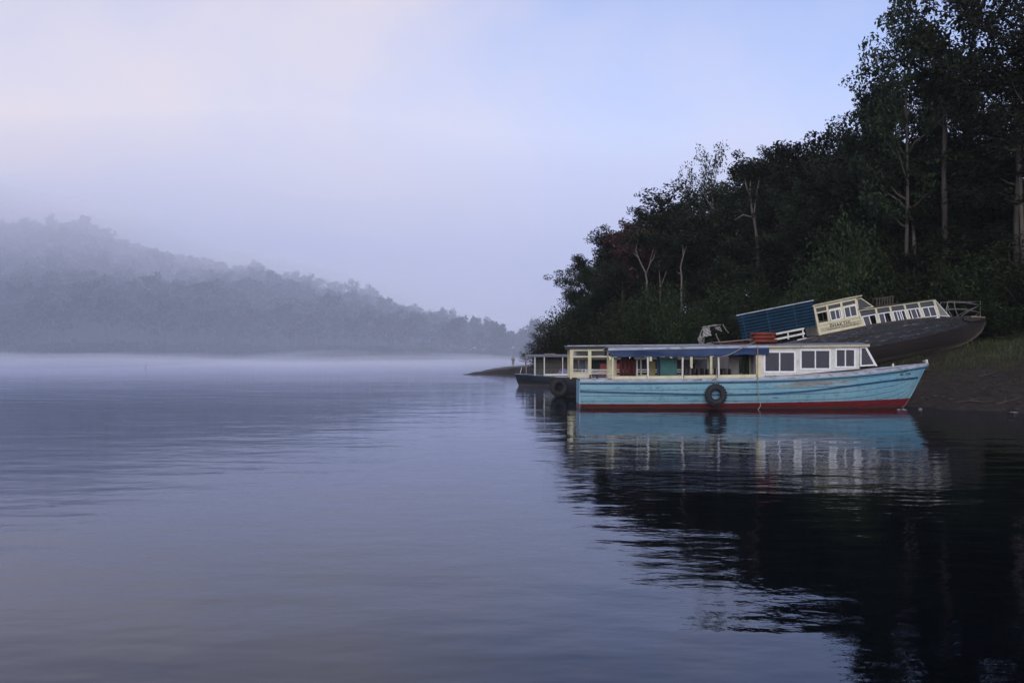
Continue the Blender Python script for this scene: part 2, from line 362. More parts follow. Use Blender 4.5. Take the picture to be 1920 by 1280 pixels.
def ground(P):
    P = np.asarray(P, float); s = signed_dist(P)
    x, y = P[:, 0], P[:, 1]
    s2 = s + (vnoise(x * 0.9, y * 0.9, 3) - 0.5) * 0.7 + (vnoise(x * 0.25, y * 0.25, 5) - 0.5) * 1.2 * (s > 0)
    spit = np.clip((y - 86) / 20, 0, 1) * np.clip(1 - (x - 2) / 25, 0, 1)        # low tongue of land
    slope = 0.2 * (1 - spit) + 0.05 * spit
    z = np.where(s2 < 14, s2 * slope, 14 * slope + (s2 - 14) * 0.34 * (1 - 0.6 * spit))
    z = np.where(z > 8, 8 + 3.5 * (1 - np.exp(-(z - 8) / 6)), z)
    z = np.maximum(z, -0.6)
    z += np.where(s2 > 0.2, ((vnoise(x * 1.7, y * 1.7, 9) - 0.5) * 0.20 + (vnoise(x * 0.7, y * 0.7, 11) - 0.5) * 0.24) * np.clip(s2 / 3, 0, 1), 0)
    return z
def gz(x, y): return float(ground([(x, y)])[0])

def grid_mesh(name, xs, ys, zf):
    X, Y = np.meshgrid(xs, ys); P = np.stack([X.ravel(), Y.ravel()], 1)
    Z = zf(P); V = np.column_stack([P, Z]); nx, ny = len(xs), len(ys)
    i = np.arange(nx - 1); j = np.arange(ny - 1); I, J = np.meshgrid(i, j); a = (J * nx + I).ravel()
    return np_mesh(name, V, np.column_stack([a, a + 1, a + nx + 1, a + nx]))

def ground_material():
    m, t, out = new_mat('muddy_grassy_bank')
    b = N(t, 'ShaderNodeBsdfPrincipled'); b.inputs['Roughness'].default_value = 0.9; b.inputs['Specular IOR Level'].default_value = 0.15
    t.links.new(b.outputs[0], out.inputs['Surface'])
    g = N(t, 'ShaderNodeNewGeometry')
    n1 = N(t, 'ShaderNodeTexNoise'); n1.inputs['Scale'].default_value = 0.35; n1.inputs['Detail'].default_value = 9; n1.inputs['Roughness'].default_value = 0.68
    n2 = N(t, 'ShaderNodeTexNoise'); n2.inputs['Scale'].default_value = 2.6; n2.inputs['Detail'].default_value = 8; n2.inputs['Roughness'].default_value = 0.7
    t.links.new(g.outputs['Position'], n1.inputs['Vector']); t.links.new(g.outputs['Position'], n2.inputs['Vector'])
    soil = N(t, 'ShaderNodeValToRGB'); soil.color_ramp.elements[0].color = (0.020, 0.015, 0.012, 1); soil.color_ramp.elements[1].color = (0.050, 0.037, 0.028, 1)  # wet soil tone, darkened all over to include the forest's shade
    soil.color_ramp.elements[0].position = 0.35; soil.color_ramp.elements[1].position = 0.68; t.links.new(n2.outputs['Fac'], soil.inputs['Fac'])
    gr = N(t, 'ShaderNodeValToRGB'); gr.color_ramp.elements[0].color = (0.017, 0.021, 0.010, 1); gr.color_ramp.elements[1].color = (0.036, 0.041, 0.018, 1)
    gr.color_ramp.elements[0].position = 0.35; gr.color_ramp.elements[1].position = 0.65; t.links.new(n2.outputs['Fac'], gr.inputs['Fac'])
    s = N(t, 'ShaderNodeSeparateXYZ'); t.links.new(g.outputs['Position'], s.inputs[0])
    mr = N(t, 'ShaderNodeMapRange'); mr.inputs['From Min'].default_value = 0.9; mr.inputs['From Max'].default_value = 2.8; t.links.new(s.outputs['Z'], mr.inputs['Value'])
    ad = N(t, 'ShaderNodeMath', operation='ADD'); t.links.new(mr.outputs[0], ad.inputs[0])
    sb = N(t, 'ShaderNodeMath', operation='MULTIPLY_ADD'); t.links.new(n1.outputs['Fac'], sb.inputs[0]); sb.inputs[1].default_value = 2.4; sb.inputs[2].default_value = -1.25
    t.links.new(sb.outputs[0], ad.inputs[1]); ad.use_clamp = True
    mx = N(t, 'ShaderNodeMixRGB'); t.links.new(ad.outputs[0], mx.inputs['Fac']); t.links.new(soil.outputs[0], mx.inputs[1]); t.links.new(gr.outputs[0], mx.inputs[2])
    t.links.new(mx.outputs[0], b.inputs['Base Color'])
    bp = N(t, 'ShaderNodeBump'); bp.inputs['Strength'].default_value = 0.6; bp.inputs['Distance'].default_value = 0.08
    t.links.new(n2.outputs['Fac'], bp.inputs['Height']); t.links.new(bp.outputs[0], b.inputs['Normal'])
    return m
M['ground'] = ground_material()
xs = np.concatenate([np.arange(-14, 45, 0.5), np.arange(45, 301, 4.0)])
ys = np.concatenate([np.arange(-40, 30, 4.0), np.arange(30, 75, 0.5), np.arange(75, 200, 1.0), np.arange(200, 331, 5.0)])
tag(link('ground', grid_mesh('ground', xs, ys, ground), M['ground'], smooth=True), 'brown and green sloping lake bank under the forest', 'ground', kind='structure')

def water_material():
    m, t, out = new_mat('still_lake_water')
    gl = N(t, 'ShaderNodeBsdfGlossy'); gl.inputs['Roughness'].default_value = 0.015; gl.inputs['Color'].default_value = (0.84, 0.885, 1.0, 1)
    df = N(t, 'ShaderNodeBsdfDiffuse'); df.inputs['Color'].default_value = (0.002, 0.003, 0.005, 1)
    fr = N(t, 'ShaderNodeFresnel'); fr.inputs['IOR'].default_value = 1.333
    mxs = N(t, 'ShaderNodeMixShader'); t.links.new(fr.outputs[0], mxs.inputs['Fac']); t.links.new(df.outputs[0], mxs.inputs[1]); t.links.new(gl.outputs[0], mxs.inputs[2])
    t.links.new(mxs.outputs[0], out.inputs['Surface'])
    g = N(t, 'ShaderNodeNewGeometry')
    def nz(sc, st, det, ro, rot=0.0):
        mp_ = N(t, 'ShaderNodeMapping'); mp_.inputs['Scale'].default_value = st; mp_.inputs['Rotation'].default_value = (0, 0, rot)
        t.links.new(g.outputs['Position'], mp_.inputs['Vector'])
        q = N(t, 'ShaderNodeTexNoise'); q.inputs['Scale'].default_value = sc; q.inputs['Detail'].default_value = det; q.inputs['Roughness'].default_value = ro
        t.links.new(mp_.outputs[0], q.inputs['Vector']); return q.outputs['Fac']
    swell = nz(0.5, (0.55, 1.0, 1), 3, 0.5, 0.12)
    ripple = nz(2.7, (0.75, 1.0, 1), 4, 0.55, -0.15)
    patch = nz(0.05, (0.5, 1.6, 1), 3, 0.5)
    rp = N(t, 'ShaderNodeValToRGB'); rp.color_ramp.elements[0].position = 0.42; rp.color_ramp.elements[1].position = 0.62; t.links.new(patch, rp.inputs['Fac'])
    rr = N(t, 'ShaderNodeMapRange'); rr.inputs['To Min'].default_value = 0.12; rr.inputs['To Max'].default_value = 1.0; t.links.new(rp.outputs['Color'], rr.inputs['Value'])
    b1 = N(t, 'ShaderNodeBump'); b1.inputs['Strength'].default_value = 1.0; b1.inputs['Distance'].default_value = 0.028; t.links.new(swell, b1.inputs['Height'])
    b2 = N(t, 'ShaderNodeBump'); b2.inputs['Distance'].default_value = 0.009; t.links.new(ripple, b2.inputs['Height']); t.links.new(rr.outputs[0], b2.inputs['Strength'])
    mid = nz(1.25, (0.6, 1.0, 1), 3, 0.5, 0.3)
    b3 = N(t, 'ShaderNodeBump'); b3.inputs['Distance'].default_value = 0.010; b3.inputs['Strength'].default_value = 1.0; t.links.new(mid, b3.inputs['Height'])
    t.links.new(b1.outputs[0], b3.inputs['Normal']); t.links.new(b3.outputs[0], b2.inputs['Normal'])
    for q in (gl, df, fr): t.links.new(b2.outputs[0], q.inputs['Normal'])
    return m
lake = MB().add([(-2500, -600, 0), (2500, -600, 0), (2500, 3500, 0), (-2500, 3500, 0)], [(0, 1, 2, 3)]).build('lake', water_material())
tag(lake, 'calm blue grey lake water with soft ripples', 'lake', kind='structure')

# far hill: skyline rows of the wooded ridge by column of the frame
SKY = np.array([(-900, 470), (-500, 455), (-200, 430), (0, 424), (60, 416), (120, 414), (170, 426), (200, 441), (260, 466), (330, 481), (420, 491), (450, 501), (520, 513), (600, 531), (640, 541), (700, 561), (780, 581), (850, 606), (920, 626), (960, 641), (1010, 660), (1100, 668)], float)
HS, HR = 300.0, 450.0
def hill(P):
    P = np.asarray(P, float); x, y = P[:, 0], np.maximum(P[:, 1], 50)
    px = 960 + x / y * FOC
    top = CAM_Z + (HZ - np.interp(px, SKY[:, 0], SKY[:, 1])) / FOC * HR - 8.5
    top = np.maximum(top, -2)
    shore = HS + 14 * np.sin(x * 0.02) + 6 * np.sin(x * 0.07 + 1)
    t_ = np.clip((y - shore) / (HR - shore), -0.05, 1.0)
    u = np.where(t_ > 0, t_ ** 0.85, t_)
    z = top * u + np.where(t_ > 0, 0.3, 0) + 2.0 * (vnoise(x * 0.03, y * 0.03, 21) - 0.5) * np.clip(t_ * 4, 0, 1)
    back = np.clip((y - HR) / 250, 0, 1)
    z = z * (1 - back) - 1.5 * back
    return np.where(t_ <= 0, -1.0 + 0 * z, z)
M['hill'] = pbr('far_hill_soil', (0.05, 0.05, 0.03), (0.035, 0.04, 0.022), rough=0.95, scale=0.2)
tag(link('hill', grid_mesh('hill', np.arange(-560, 181, 8.0), np.concatenate([np.arange(280, 460, 5.0), np.arange(460, 721, 20.0)]), hill), M['hill'], smooth=True), 'forested hill across the lake fading into mist', 'hill', kind='structure')

# ------------------------------------------------------------------ tree making
def leaf_quads(C, size, rg, flat=0.5):
    """one small pointed leaf (spray) quad per centre"""
    n = len(C)
    nrm = rg.normal(size=(n, 3)); nrm[:, 2] = np.abs(nrm[:, 2]) + flat; nrm /= np.linalg.norm(nrm, axis=1)[:, None]
    a = rg.normal(size=(n, 3)); a -= (a * nrm).sum(1)[:, None] * nrm; a /= np.linalg.norm(a, axis=1)[:, None] + 1e-9
    b = np.cross(nrm, a)
    s = size * rg.uniform(0.6, 1.35, n)[:, None]
    droop = np.array([0, 0, -0.25])
    V = np.stack([C - a * s, C + b * s * 0.48 - a * s * 0.1, C + a * s + droop * s, C - b * s * 0.48 - a * s * 0.1], 1).reshape(-1, 3)
    F = np.arange(n * 4).reshape(n, 4)
    return V, F

def branch_pts(p0, d, L, rg, n=5, wob=0.18, lift=0.25):
    p = np.array(p0, float); d = np.array(d, float); d /= np.linalg.norm(d); pts = [p.copy()]
    for i in range(n):
        d = d + rg.normal(size=3) * wob + np.array([0, 0, lift / n]); d /= np.linalg.norm(d)
        p = p + d * L / n; pts.append(p.copy())
    return pts, d

def make_tree(seed, H=14.0, base=0.35, rad=4.0, trunk_r=0.25, limbs=9, sub=5, leaves=55, leaf=0.2, clump=0.75, fork=0.0, lean=(0, 0), flat_top=0.0, sparse=False):
    """returns (trunk mesh builder, leaf centres)"""
    rg = np.random.default_rng(seed); mb = MB(); cents = []
    n = 8; pts = []; p = np.array([0., 0., -0.6])
    for i in range(n + 1):
        f = i / n
        pts.append(p.copy())
        p = p + np.array([lean[0] / n + rg.normal() * 0.10, lean[1] / n + rg.normal() * 0.10, (H * 0.86 + 0.6) / n])
    rads = [trunk_r * (1.25 if i == 0 else 1) * (1 - 0.75 * i / n) for i in range(n + 1)]
    mb.tube(pts, rads, 7)
    P = np.array(pts)
    def at(z):
        return np.array([np.interp(z, P[:, 2], P[:, 0]), np.interp(z, P[:, 2], P[:, 1]), z])
    for k in range(limbs):
        f = (k + rg.uniform(0.1, 0.9)) / limbs
        z = H * (base + (0.86 - base) * f)
        prof = math.sin(math.pi * (0.22 + 0.62 * f)) ** 0.8 * (1 - flat_top) + flat_top
        L = rad * prof * rg.uniform(0.75, 1.15)
        az = k * 2.4 + rg.uniform(-0.5, 0.5)
        d = np.array([math.cos(az), math.sin(az), 0.25 + 0.75 * f + rg.uniform(-0.1, 0.2)])
        bp_, dd = branch_pts(at(z), d, L, rg, 5, 0.16, 0.35)
        r0 = trunk_r * 0.42 * (1 - 0.4 * f)
        mb.tube(bp_, [r0 * (1 - 0.14 * i) for i in range(6)], 5)
        for q in range(sub):
            i0 = 2 + q % 4
            d2 = dd + rg.normal(size=3) * 0.75; d2[2] = abs(d2[2]) * 0.6 + 0.1
            b2, d3 = branch_pts(bp_[i0], d2, L * rg.uniform(0.28, 0.5), rg, 3, 0.2, 0.3)
            mb.tube(b2, [r0 * 0.4, r0 * 0.3, r0 * 0.2, r0 * 0.1], 4)
            if sparse:
                for _ in range(4):
                    b3, _d = branch_pts(b2[rg.integers(1, 4)], d3 + rg.normal(size=3) * 0.8, L * rg.uniform(0.15, 0.32), rg, 3, 0.25, 0.2)
                    mb.tube(b3, [r0 * 0.16, r0 * 0.12, r0 * 0.08, r0 * 0.05], 3)
                    cents.append((b3[-1], clump * 0.6))
            cents.append((b2[-1], clump * rg.uniform(0.75, 1.3))); cents.append((b2[1], clump * rg.uniform(0.55, 0.95)))
        cents.append((bp_[-1], clump))
    top = pts[-1]
    for _ in range(4): cents.append((top + rg.normal(size=3) * rad * 0.2, clump))
    C = []
    for c, r_ in cents:
        m_ = int(leaves * (r_ / clump) ** 2)
        if m_ < 1: continue
        q = rg.normal(size=(m_, 3)); q /= np.linalg.norm(q, axis=1)[:, None]
        q *= (rg.uniform(0.1, 1, m_) ** 0.45)[:, None] * r_ * rg.uniform(0.8, 1.2)
        q[:, 2] *= 0.62
        C.append(np.array(c) + q)
    C = np.concatenate(C)
    V, F = leaf_quads(C, leaf, rg)
    return mb, V, F

def make_shrub(seed, H=3.0, rad=2.2, stems=11, leaf=0.15, leaves=60):
    rg = np.random.default_rng(seed); mb = MB(); C = []
    for k in range(stems):
        az = k * 2.4 + rg.uniform(-0.4, 0.4); rr = rad * math.sqrt((k + 0.5) / stems)
        tip = np.array([math.cos(az) * rr, math.sin(az) * rr, H * (1 - 0.55 * (rr / rad) ** 2) * rg.uniform(0.75, 1.1)])
        p0 = np.array([tip[0] * 0.15, tip[1] * 0.15, -0.3])
        pts = [p0 + (tip - p0) * f + np.array([0, 0, math.sin(f * 3.14) * 0.2]) + rg.normal(size=3) * 0.06 for f in (0, 0.3, 0.6, 0.85, 1)]
        mb.tube(pts, [0.05, 0.04, 0.03, 0.02, 0.01], 4)
        for f, r_ in ((1.0, 0.75), (0.75, 0.85), (0.5, 0.8), (0.25, 0.7)):
            m_ = int(leaves * r_)
            q = rg.normal(size=(m_, 3)); q /= np.linalg.norm(q, axis=1)[:, None]; q *= (rg.uniform(0, 1, m_) ** 0.4)[:, None] * r_ * rad * 0.42
            C.append(p0 + (tip - p0) * f + q)
    C = np.concatenate(C); C = C[C[:, 2] > 0.0]
    V, F = leaf_quads(C, leaf, rg)
    return mb, V, F

TREE = {}
def proto(key, maker, mat_leaf, mat_bark, **kw):
    mb, V, F = maker(**kw)
    tm = mb.mesh(key + '_trunk'); tm.materials.append(mat_bark); tm.polygons.foreach_set('use_smooth', np.ones(len(tm.polygons), bool))
    cm = np_mesh(key + '_crown', V, F); cm.materials.append(mat_leaf)
    H = float(np.percentile(V[:, 2], 99.7)); W = float(np.percentile(np.hypot(V[:, 0], V[:, 1]), 97))
    TREE[key] = (tm, cm, H, W)
for i in range(5):
    proto('broad%d' % i, make_tree, M['leaf'], M['bark'], seed=20 + i, H=14, base=0.22 + 0.03 * i, rad=4.2 + 0.25 * i, limbs=14 + i % 3, sub=7, leaves=(95, 70, 80, 105, 62)[i], leaf=(0.135, 0.165, 0.15, 0.125, 0.19)[i], clump=(0.85, 1.0, 0.9, 0.8, 1.15)[i], flat_top=(0.1, 0.3, 0.15, 0.0, 0.35)[i], lean=(rng.uniform(-1, 1), rng.uniform(-1, 1)))
for i in range(2):
    proto('tall%d' % i, make_tree, M['leaf'], M['bark'], seed=40 + i, H=20, base=0.34, rad=4.8, trunk_r=0.22, limbs=15, sub=6, leaves=58, leaf=0.165, clump=0.95, flat_top=0.35, lean=(0.8 - 1.4 * i, 0.3))
proto('red0', make_tree, M['leaf_red'], M['bark'], seed=50, H=11, base=0.28, rad=4.2, limbs=11, sub=6, leaves=62, leaf=0.18, clump=0.85, flat_top=0.25)
for i in range(2):
    proto('sparse%d' % i, make_tree, M['leaf'], M['bark_pale'], seed=60 + i, H=15, base=0.45, rad=3.4, trunk_r=0.2, limbs=10, sub=5, leaves=9, leaf=0.15, clump=0.8, sparse=True)
proto('bare0', make_tree, M['leaf'], M['bark'], seed=66, H=13, base=0.4, rad=3.6, trunk_r=0.2, limbs=11, sub=6, leaves=1, leaf=0.12, clump=0.8, sparse=True)
for i in range(4):
    proto('shrub%d' % i, make_shrub, M['leaf_shrub'], M['bark'], seed=70 + i, H=4.2, stems=16, leaves=190, leaf=0.085)
for i in range(5):
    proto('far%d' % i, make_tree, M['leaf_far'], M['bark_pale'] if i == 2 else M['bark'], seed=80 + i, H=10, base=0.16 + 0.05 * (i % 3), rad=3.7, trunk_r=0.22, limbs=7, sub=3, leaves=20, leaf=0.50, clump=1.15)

def plant(name, key, x, y, height, width, label, cat='tree', group=None, z=None, rot=None):
    tm, cm, H, W = TREE[key]
    z0 = gz(x, y) if z is None else z
    o = empty(name, (x, y, z0), (0, 0, random.uniform(0, 6.28) if rot is None else rot))
    sz = height / H; sx = width / (2 * W)
    o.scale = (sx, sx, sz)
    tag(o, label, cat, group)
    a = bpy.data.objects.new('trunk' if cat == 'tree' else 'stem', tm); col.objects.link(a); a.parent = o
    b = bpy.data.objects.new('crown' if cat == 'tree' else 'foliage', cm); col.objects.link(b); b.parent = o
    return o
def plant_px(name, key, px, py_top, Y, w_px, label, cat='tree', group=None, rot=None):
    x = wx(px, Y); z0 = gz(x, Y)
    return plant(name, key, x, Y, wz(py_top, Y) - z0, w_px / FOC * Y, label, cat, group, z0, rot)

# --- skyline trees of the near forest, outline from water to the frame's upper corner
ordn = ['first', 'second', 'third', 'fourth', 'fifth', 'sixth', 'seventh', 'eighth', 'ninth', 'tenth', 'eleventh', 'twelfth', 'thirteenth', 'fourteenth', 'fifteenth', 'sixteenth']
SKYL = [(1086, 540, 97, 62, 'broad3'), (1112, 468, 99, 105, 'broad0'), (1150, 432, 102, 130, 'broad2'), (1205, 415, 100, 120, 'broad3'), (1242, 382, 97, 130, 'broad1'), (1300, 345, 95, 150, 'broad4'),
        (1372, 318, 92, 140, 'broad0'), (1428, 298, 88, 150, 'broad2'), (1478, 272, 88, 150, 'broad3'), (1530, 252, 84, 160, 'broad1'), (1575, 262, 80, 150, 'broad4')]
for i, (px, py, Y, wp, k) in enumerate(SKYL):
    plant_px('broadleaf_tree', k, px, py, Y, wp * 1.3, 'dark broadleaf tree on the forest skyline, %s from the water' % ordn[i], group='skyline trees of the near forest')
plant_px('red_leaved_tree', 'red0', 1195, 424, 93, 190, 'dark tree with reddish leaves below the skyline above the cream cabin')
plant_px('thin_tree', 'sparse0', 1338, 266, 92, 110, 'tall thin tree with sparse leaves standing clear above the skyline')
plant_px('thin_tree', 'sparse1', 1292, 305, 94, 95, 'shorter sparse tree just left of the tallest thin skyline tree')
plant_px('leafless_tree', 'bare0', 1578, 222, 78, 120, 'bare twiggy tree in the skyline gap beside the tall crowns', rot=1.0)
# --- trees inside the slope
MID = [(1120, 500, 92, 130, 'broad3'), (1180, 480, 90, 150, 'broad0'), (1260, 440, 90, 150, 'broad2'), (1330, 400, 88, 150, 'broad1'), (1400, 380, 84, 150, 'broad4'), (1470, 350, 80, 160, 'broad0'),
       (1540, 330, 76, 170, 'broad3'), (1600, 300, 74, 170, 'broad2'), (1240, 470, 106, 150, 'broad4'), (1350, 420, 104, 150, 'broad0'), (1450, 400, 100, 160, 'broad2'), (1560, 380, 96, 170, 'broad1'), (1660, 340, 92, 180, 'broad3'), (1750, 330, 88, 200, 'broad0'), (1850, 330, 84, 200, 'broad2'), (1950, 330, 82, 220, 'broad4'),
       (1640, 400, 68, 200, 'broad0'), (1600, 360, 70, 200, 'broad2'), (1690, 300, 66, 210, 'broad1'), (1760, 270, 64.5, 220, 'broad4'), (1830, 250, 63.5, 230, 'broad2'), (1890, 290, 62.5, 230, 'broad0'), (1950, 260, 61, 240, 'broad3'), (1740, 380, 63, 200, 'broad3'), (1860, 390, 61, 200, 'broad1'), (1570, 300, 78, 190, 'broad1'), (1500, 440, 78, 150, 'broad4'), (1420, 460, 82, 150, 'broad1'), (1820, 420, 70, 200, 'broad1'), (1920, 400, 68, 200, 'broad3')]
for px, py, Y, wp, k in MID:
    plant_px('forest_tree', k, px, py, Y, wp * 1.12, 'dark broadleaf tree crowded inside the shaded forest slope', group='trees inside the forest slope')
# --- the tall trees of the right-hand corner
BIG = [(1650, 150, 70, 210, 'broad2', 'dense dark tree whose low crown juts out under the tall corner tree'),
       (1700, -20, 62, 230, 'tall0', 'tall corner tree with ragged crown against the sky, top cut by frame'),
       (1790, -90, 62, 300, 'tall1', 'tallest tree with thick brown trunk behind the pale forked trunks'),
       (1905, -60, 58, 300, 'tall0', 'tall tree with pale trunk at the edge of the frame'),
       (1760, 140, 68, 230, 'broad3', 'dark tree crown filling the gap between the tall corner trunks'),
       (1870, 170, 66, 240, 'broad0', 'dark tree crown low between the tall trees and frame edge'),
       (1700, 230, 66, 200, 'broad4', 'dark tree standing behind the pale forked trunks'),
       (1985, 60, 56, 300, 'tall1', 'tall tree mostly beyond the frame edge behind the bank')]
for px, py, Y, wp, k, lab in BIG:
    plant_px('tall_tree' if k.startswith('tall') else 'broadleaf_tree', k, px, py, Y, wp, lab, group='tall trees of the upper corner')

# --- pale forked trunks traced as real limbs at their own distance
def limb_tree(name, Y, limbs, label, crown_at=(), r0=0.16, mat='bark_pale', seed=1):
    r0 *= 0.8
    rg = np.random.default_rng(seed)
    bx, by = limbs[0][0]
    x0 = wx(bx, Y); z0 = gz(x0, Y)
    o = empty(name, (x0, Y, z0)); tag(o, label, 'tree')
    mb = MB()
    for li, L in enumerate(limbs):
        pts = []
        dep = rg.uniform(-0.6, 0.6)
        for j, (px, py) in enumerate(L):
            f = j / max(1, len(L) - 1)
            pts.append(Vector((wx(px, Y) - x0, (dep * f if li else 0.0), wz(py, Y) - z0)))
        if li == 0: pts[0].z = min(pts[0].z, -0.4)
        rr = r0 if li == 0 else r0 * 0.62
        mb.tube(pts, [rr * (1 - 0.7 * j / (len(pts) - 1)) for j in range(len(pts))], 7)
    mb.build('trunk', M[mat], o, True)
    C = []
    for px, py, r_ in crown_at:
        c = np.array([wx(px, Y) - x0, 0, wz(py, Y) - z0]); m_ = int(240 * r_ * r_)
        q = rg.normal(size=(m_, 3)); q /= np.linalg.norm(q, axis=1)[:, None]; q *= (rg.uniform(0, 1, m_) ** 0.45)[:, None] * r_; q[:, 2] *= 0.6
        C.append(c + q)
    if C:
        V, F = leaf_quads(np.concatenate(C), 0.17, rg)
        link('crown', np_mesh('crown', V, F), M['leaf'], o)
    return o
limb_tree('forked_tree', 80, [[(1424, 510), (1421, 470), (1417, 430), (1410, 395), (1406, 360), (1408, 325)], [(1417, 430), (1414, 395), (1418, 360), (1424, 330)], [(1412, 408), (1395, 402), (1378, 412)], [(1408, 372), (1398, 350), (1392, 330)]],
          'pale slender tall trunk rising alone before the dark slope', [(1408, 318, 1.6), (1424, 322, 1.3), (1390, 326, 1.2)], 0.19, seed=2)
limb_tree('forked_tree', 86, [[(1214, 548), (1213, 528), (1210, 510), (1200, 490), (1192, 470), (1195, 455)], [(1211, 515), (1218, 495), (1222, 475), (1228, 458)], [(1218, 495), (1226, 484), (1230, 468)], [(1197, 483), (1188, 474)]],
          'pale tree forked into three limbs above the cream cabin', [(1195, 448, 1.3), (1228, 450, 1.4)], 0.13, seed=3)
limb_tree('forked_tree', 85, [[(1276, 548), (1278, 520), (1276, 500), (1281, 480), (1280, 455)], [(1280, 485), (1284, 470), (1290, 455)], [(1278, 515), (1270, 508)]],
          'pale straight thin trunk with small fork right of three-limbed tree', [(1280, 448, 1.3), (1292, 446, 1.1)], 0.13, seed=4)
limb_tree('forked_tree', 86, [[(1236, 560), (1238, 535), (1236, 505)], [(1238, 540), (1246, 520), (1252, 508)], [(1246, 520), (1250, 504)]],
          'short pale forked stump between two pale forest trunks', [(1238, 498, 0.9)], 0.1, seed=5)
limb_tree('forked_tree', 64, [[(1728, 445), (1730, 410), (1733, 375), (1728, 350), (1727, 320), (1720, 302)], [(1732, 378), (1745, 358), (1762, 342), (1768, 320)], [(1728, 352), (1716, 340), (1712, 325)]],
          'pale upright forked trunk in front of the tall corner trees', [(1720, 292, 1.6), (1768, 308, 1.5)], 0.17, seed=6)
limb_tree('forked_tree', 63, [[(1722, 440), (1712, 415), (1700, 392), (1685, 376), (1665, 362), (1650, 352)], [(1700, 392), (1704, 384), (1682, 350), (1676, 335)], [(1668, 364), (1655, 368), (1648, 380)]],
          'pale trunk leaning toward the water beside the upright forked trunk', [(1648, 344, 1.4), (1676, 328, 1.4)], 0.15, seed=7)
limb_tree('big_trunk_tree', 61, [[(1772, 420), (1771, 380), (1769, 330), (1770, 270), (1771, 200), (1770, 130)], [(1771, 300), (1778, 240), (1776, 180)]],
          'thick twin brown trunk of tall tree rising out of the shrubs', [(1770, 120, 2.4), (1778, 170, 1.8)], 0.25, 'bark', seed=8)
limb_tree('pale_trunk_tree', 58, [[(1922, 360), (1912, 310), (1908, 250), (1904, 190), (1895, 150)], [(1908, 250), (1916, 200), (1925, 160)]],
          'thick pale trunk cut by the frame edge', [(1895, 140, 2.0), (1925, 150, 2.0)], 0.19, seed=9)

# --- shrubs along the bank
SH = []
for k in range(15): SH.append((1030 + k * 34 + rng.uniform(-8, 8), 612 - 18 * math.sin(k * 1.3) - (46 if k > 1 else 0) - 2.5 * k, (93 if k < 3 else 85.5 - k * 0.85) + rng.uniform(-2, 2), rng.uniform(95, 130)))
for k in range(13): SH.append((1075 + k * 40 + rng.uniform(-10, 10), 535 - 16 * math.sin(k * 2.1) - 2.0 * k + 20, 96 - k * 1.2 + rng.uniform(-2, 2), rng.uniform(100, 140)))
for k in range(11): SH.append((1560 + k * 38 + rng.uniform(-10, 10), 440 - 30 * math.sin(k * 1.7) - 4 * k, 65 - k * 0.4 + rng.uniform(-2, 2), rng.uniform(150, 200)))
for k in range(12): SH.append((1500 + k * 42 + rng.uniform(-10, 10), 520 - 20 * math.sin(k * 1.1) - 1 * k, 63 - 0.3 * k + rng.uniform(-1.5, 1.5), rng.uniform(110, 160)))
for px, py, Y in ((1838, 470, 58), (1905, 440, 57), (1950, 480, 55), (1790, 440, 61), (1740, 450, 61.5), (1880, 520, 56)): SH.append((px, py, Y, 170))
for i, (px, py, Y, wp) in enumerate(SH):
    low = px < 1500
    plant_px('shrub', 'shrub%d' % (i % 4), px, py, Y, wp,
             'dark green shrub in the thicket behind the floating boats' if low else 'dark green shrub in the thicket above the beached black boat', 'shrub', 'thicket behind the floating boats' if low else 'thicket above the beached boat')
plant_px('sapling', 'sparse1', 1008, 622, 98, 60, 'small open-branched sapling leaning over the water at forest end', 'shrub', rot=0.4)
plant_px('sapling', 'sparse0', 1024, 600, 97, 60, 'leafy sapling at the tip of the thicket above the grey boat', 'shrub', rot=2.0)
plant_px('sapling', 'sparse0', 985, 660, 108, 40, 'low twiggy sapling on the spit behind the standing person', 'shrub', rot=3.0)

# --- forest of the far hill
rg = np.random.default_rng(99)
cand = []
for _ in range(9000):
    y = 302 + 165 * rg.uniform() ** 1.0; a = rg.uniform(-0.62, 0.045)
    x = a * y; cand.append((x, y))
cand = np.array(cand); hz_ = hill(cand)
ok = hz_ > 0.2
cand, hz_ = cand[ok], hz_[ok]
keep = []; cell = {}
for i, (x, y) in enumerate(cand):
    c = (int(x // 5), int(y // 5)); good = True
    for dx in (-1, 0, 1):
        for dy in (-1, 0, 1):
            for j in cell.get((c[0] + dx, c[1] + dy), ()):
                if (cand[j][0] - x) ** 2 + (cand[j][1] - y) ** 2 < 4.8 ** 2: good = False
    if good: keep.append(i); cell.setdefault(c, []).append(i)
front = sorted(keep, key=lambda i: cand[i][1] - 14 * math.sin(cand[i][0] * 0.02))
front = [i for i in front if -0.53 < cand[i][0] / cand[i][1] < 0.03]
fset = set(front[:110])
for n_, i in enumerate(front[:110]):
    x, y = cand[i]; h = rg.uniform(8, 13)
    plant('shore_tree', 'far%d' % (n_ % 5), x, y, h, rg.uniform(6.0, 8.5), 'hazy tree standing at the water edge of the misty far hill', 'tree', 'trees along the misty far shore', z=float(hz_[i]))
VV, FF, nv = [], [], 0
jobs = [(cand[i][0], cand[i][1], float(hz_[i]), 0) for i in keep if i not in fset]
for k in range(420):      # low scrub that closes the shore under the trunks
    a_ = -0.56 + 0.605 * k / 420 + rg.uniform(-0.001, 0.001); col_y = np.arange(270, 345, 0.8)
    zz_ = hill(np.column_stack([a_ * col_y, col_y])); j_ = np.argmax(zz_ > 0.15)
    if zz_[j_] > 0.15:
        for d_ in (rg.uniform(0.3, 1.5), rg.uniform(2, 5)): yy_ = col_y[j_] + d_; jobs.append((a_ * yy_, yy_, 0.0 if d_ < 1.6 else float(hill(np.array([[a_ * yy_, yy_]]))[0]), 1))
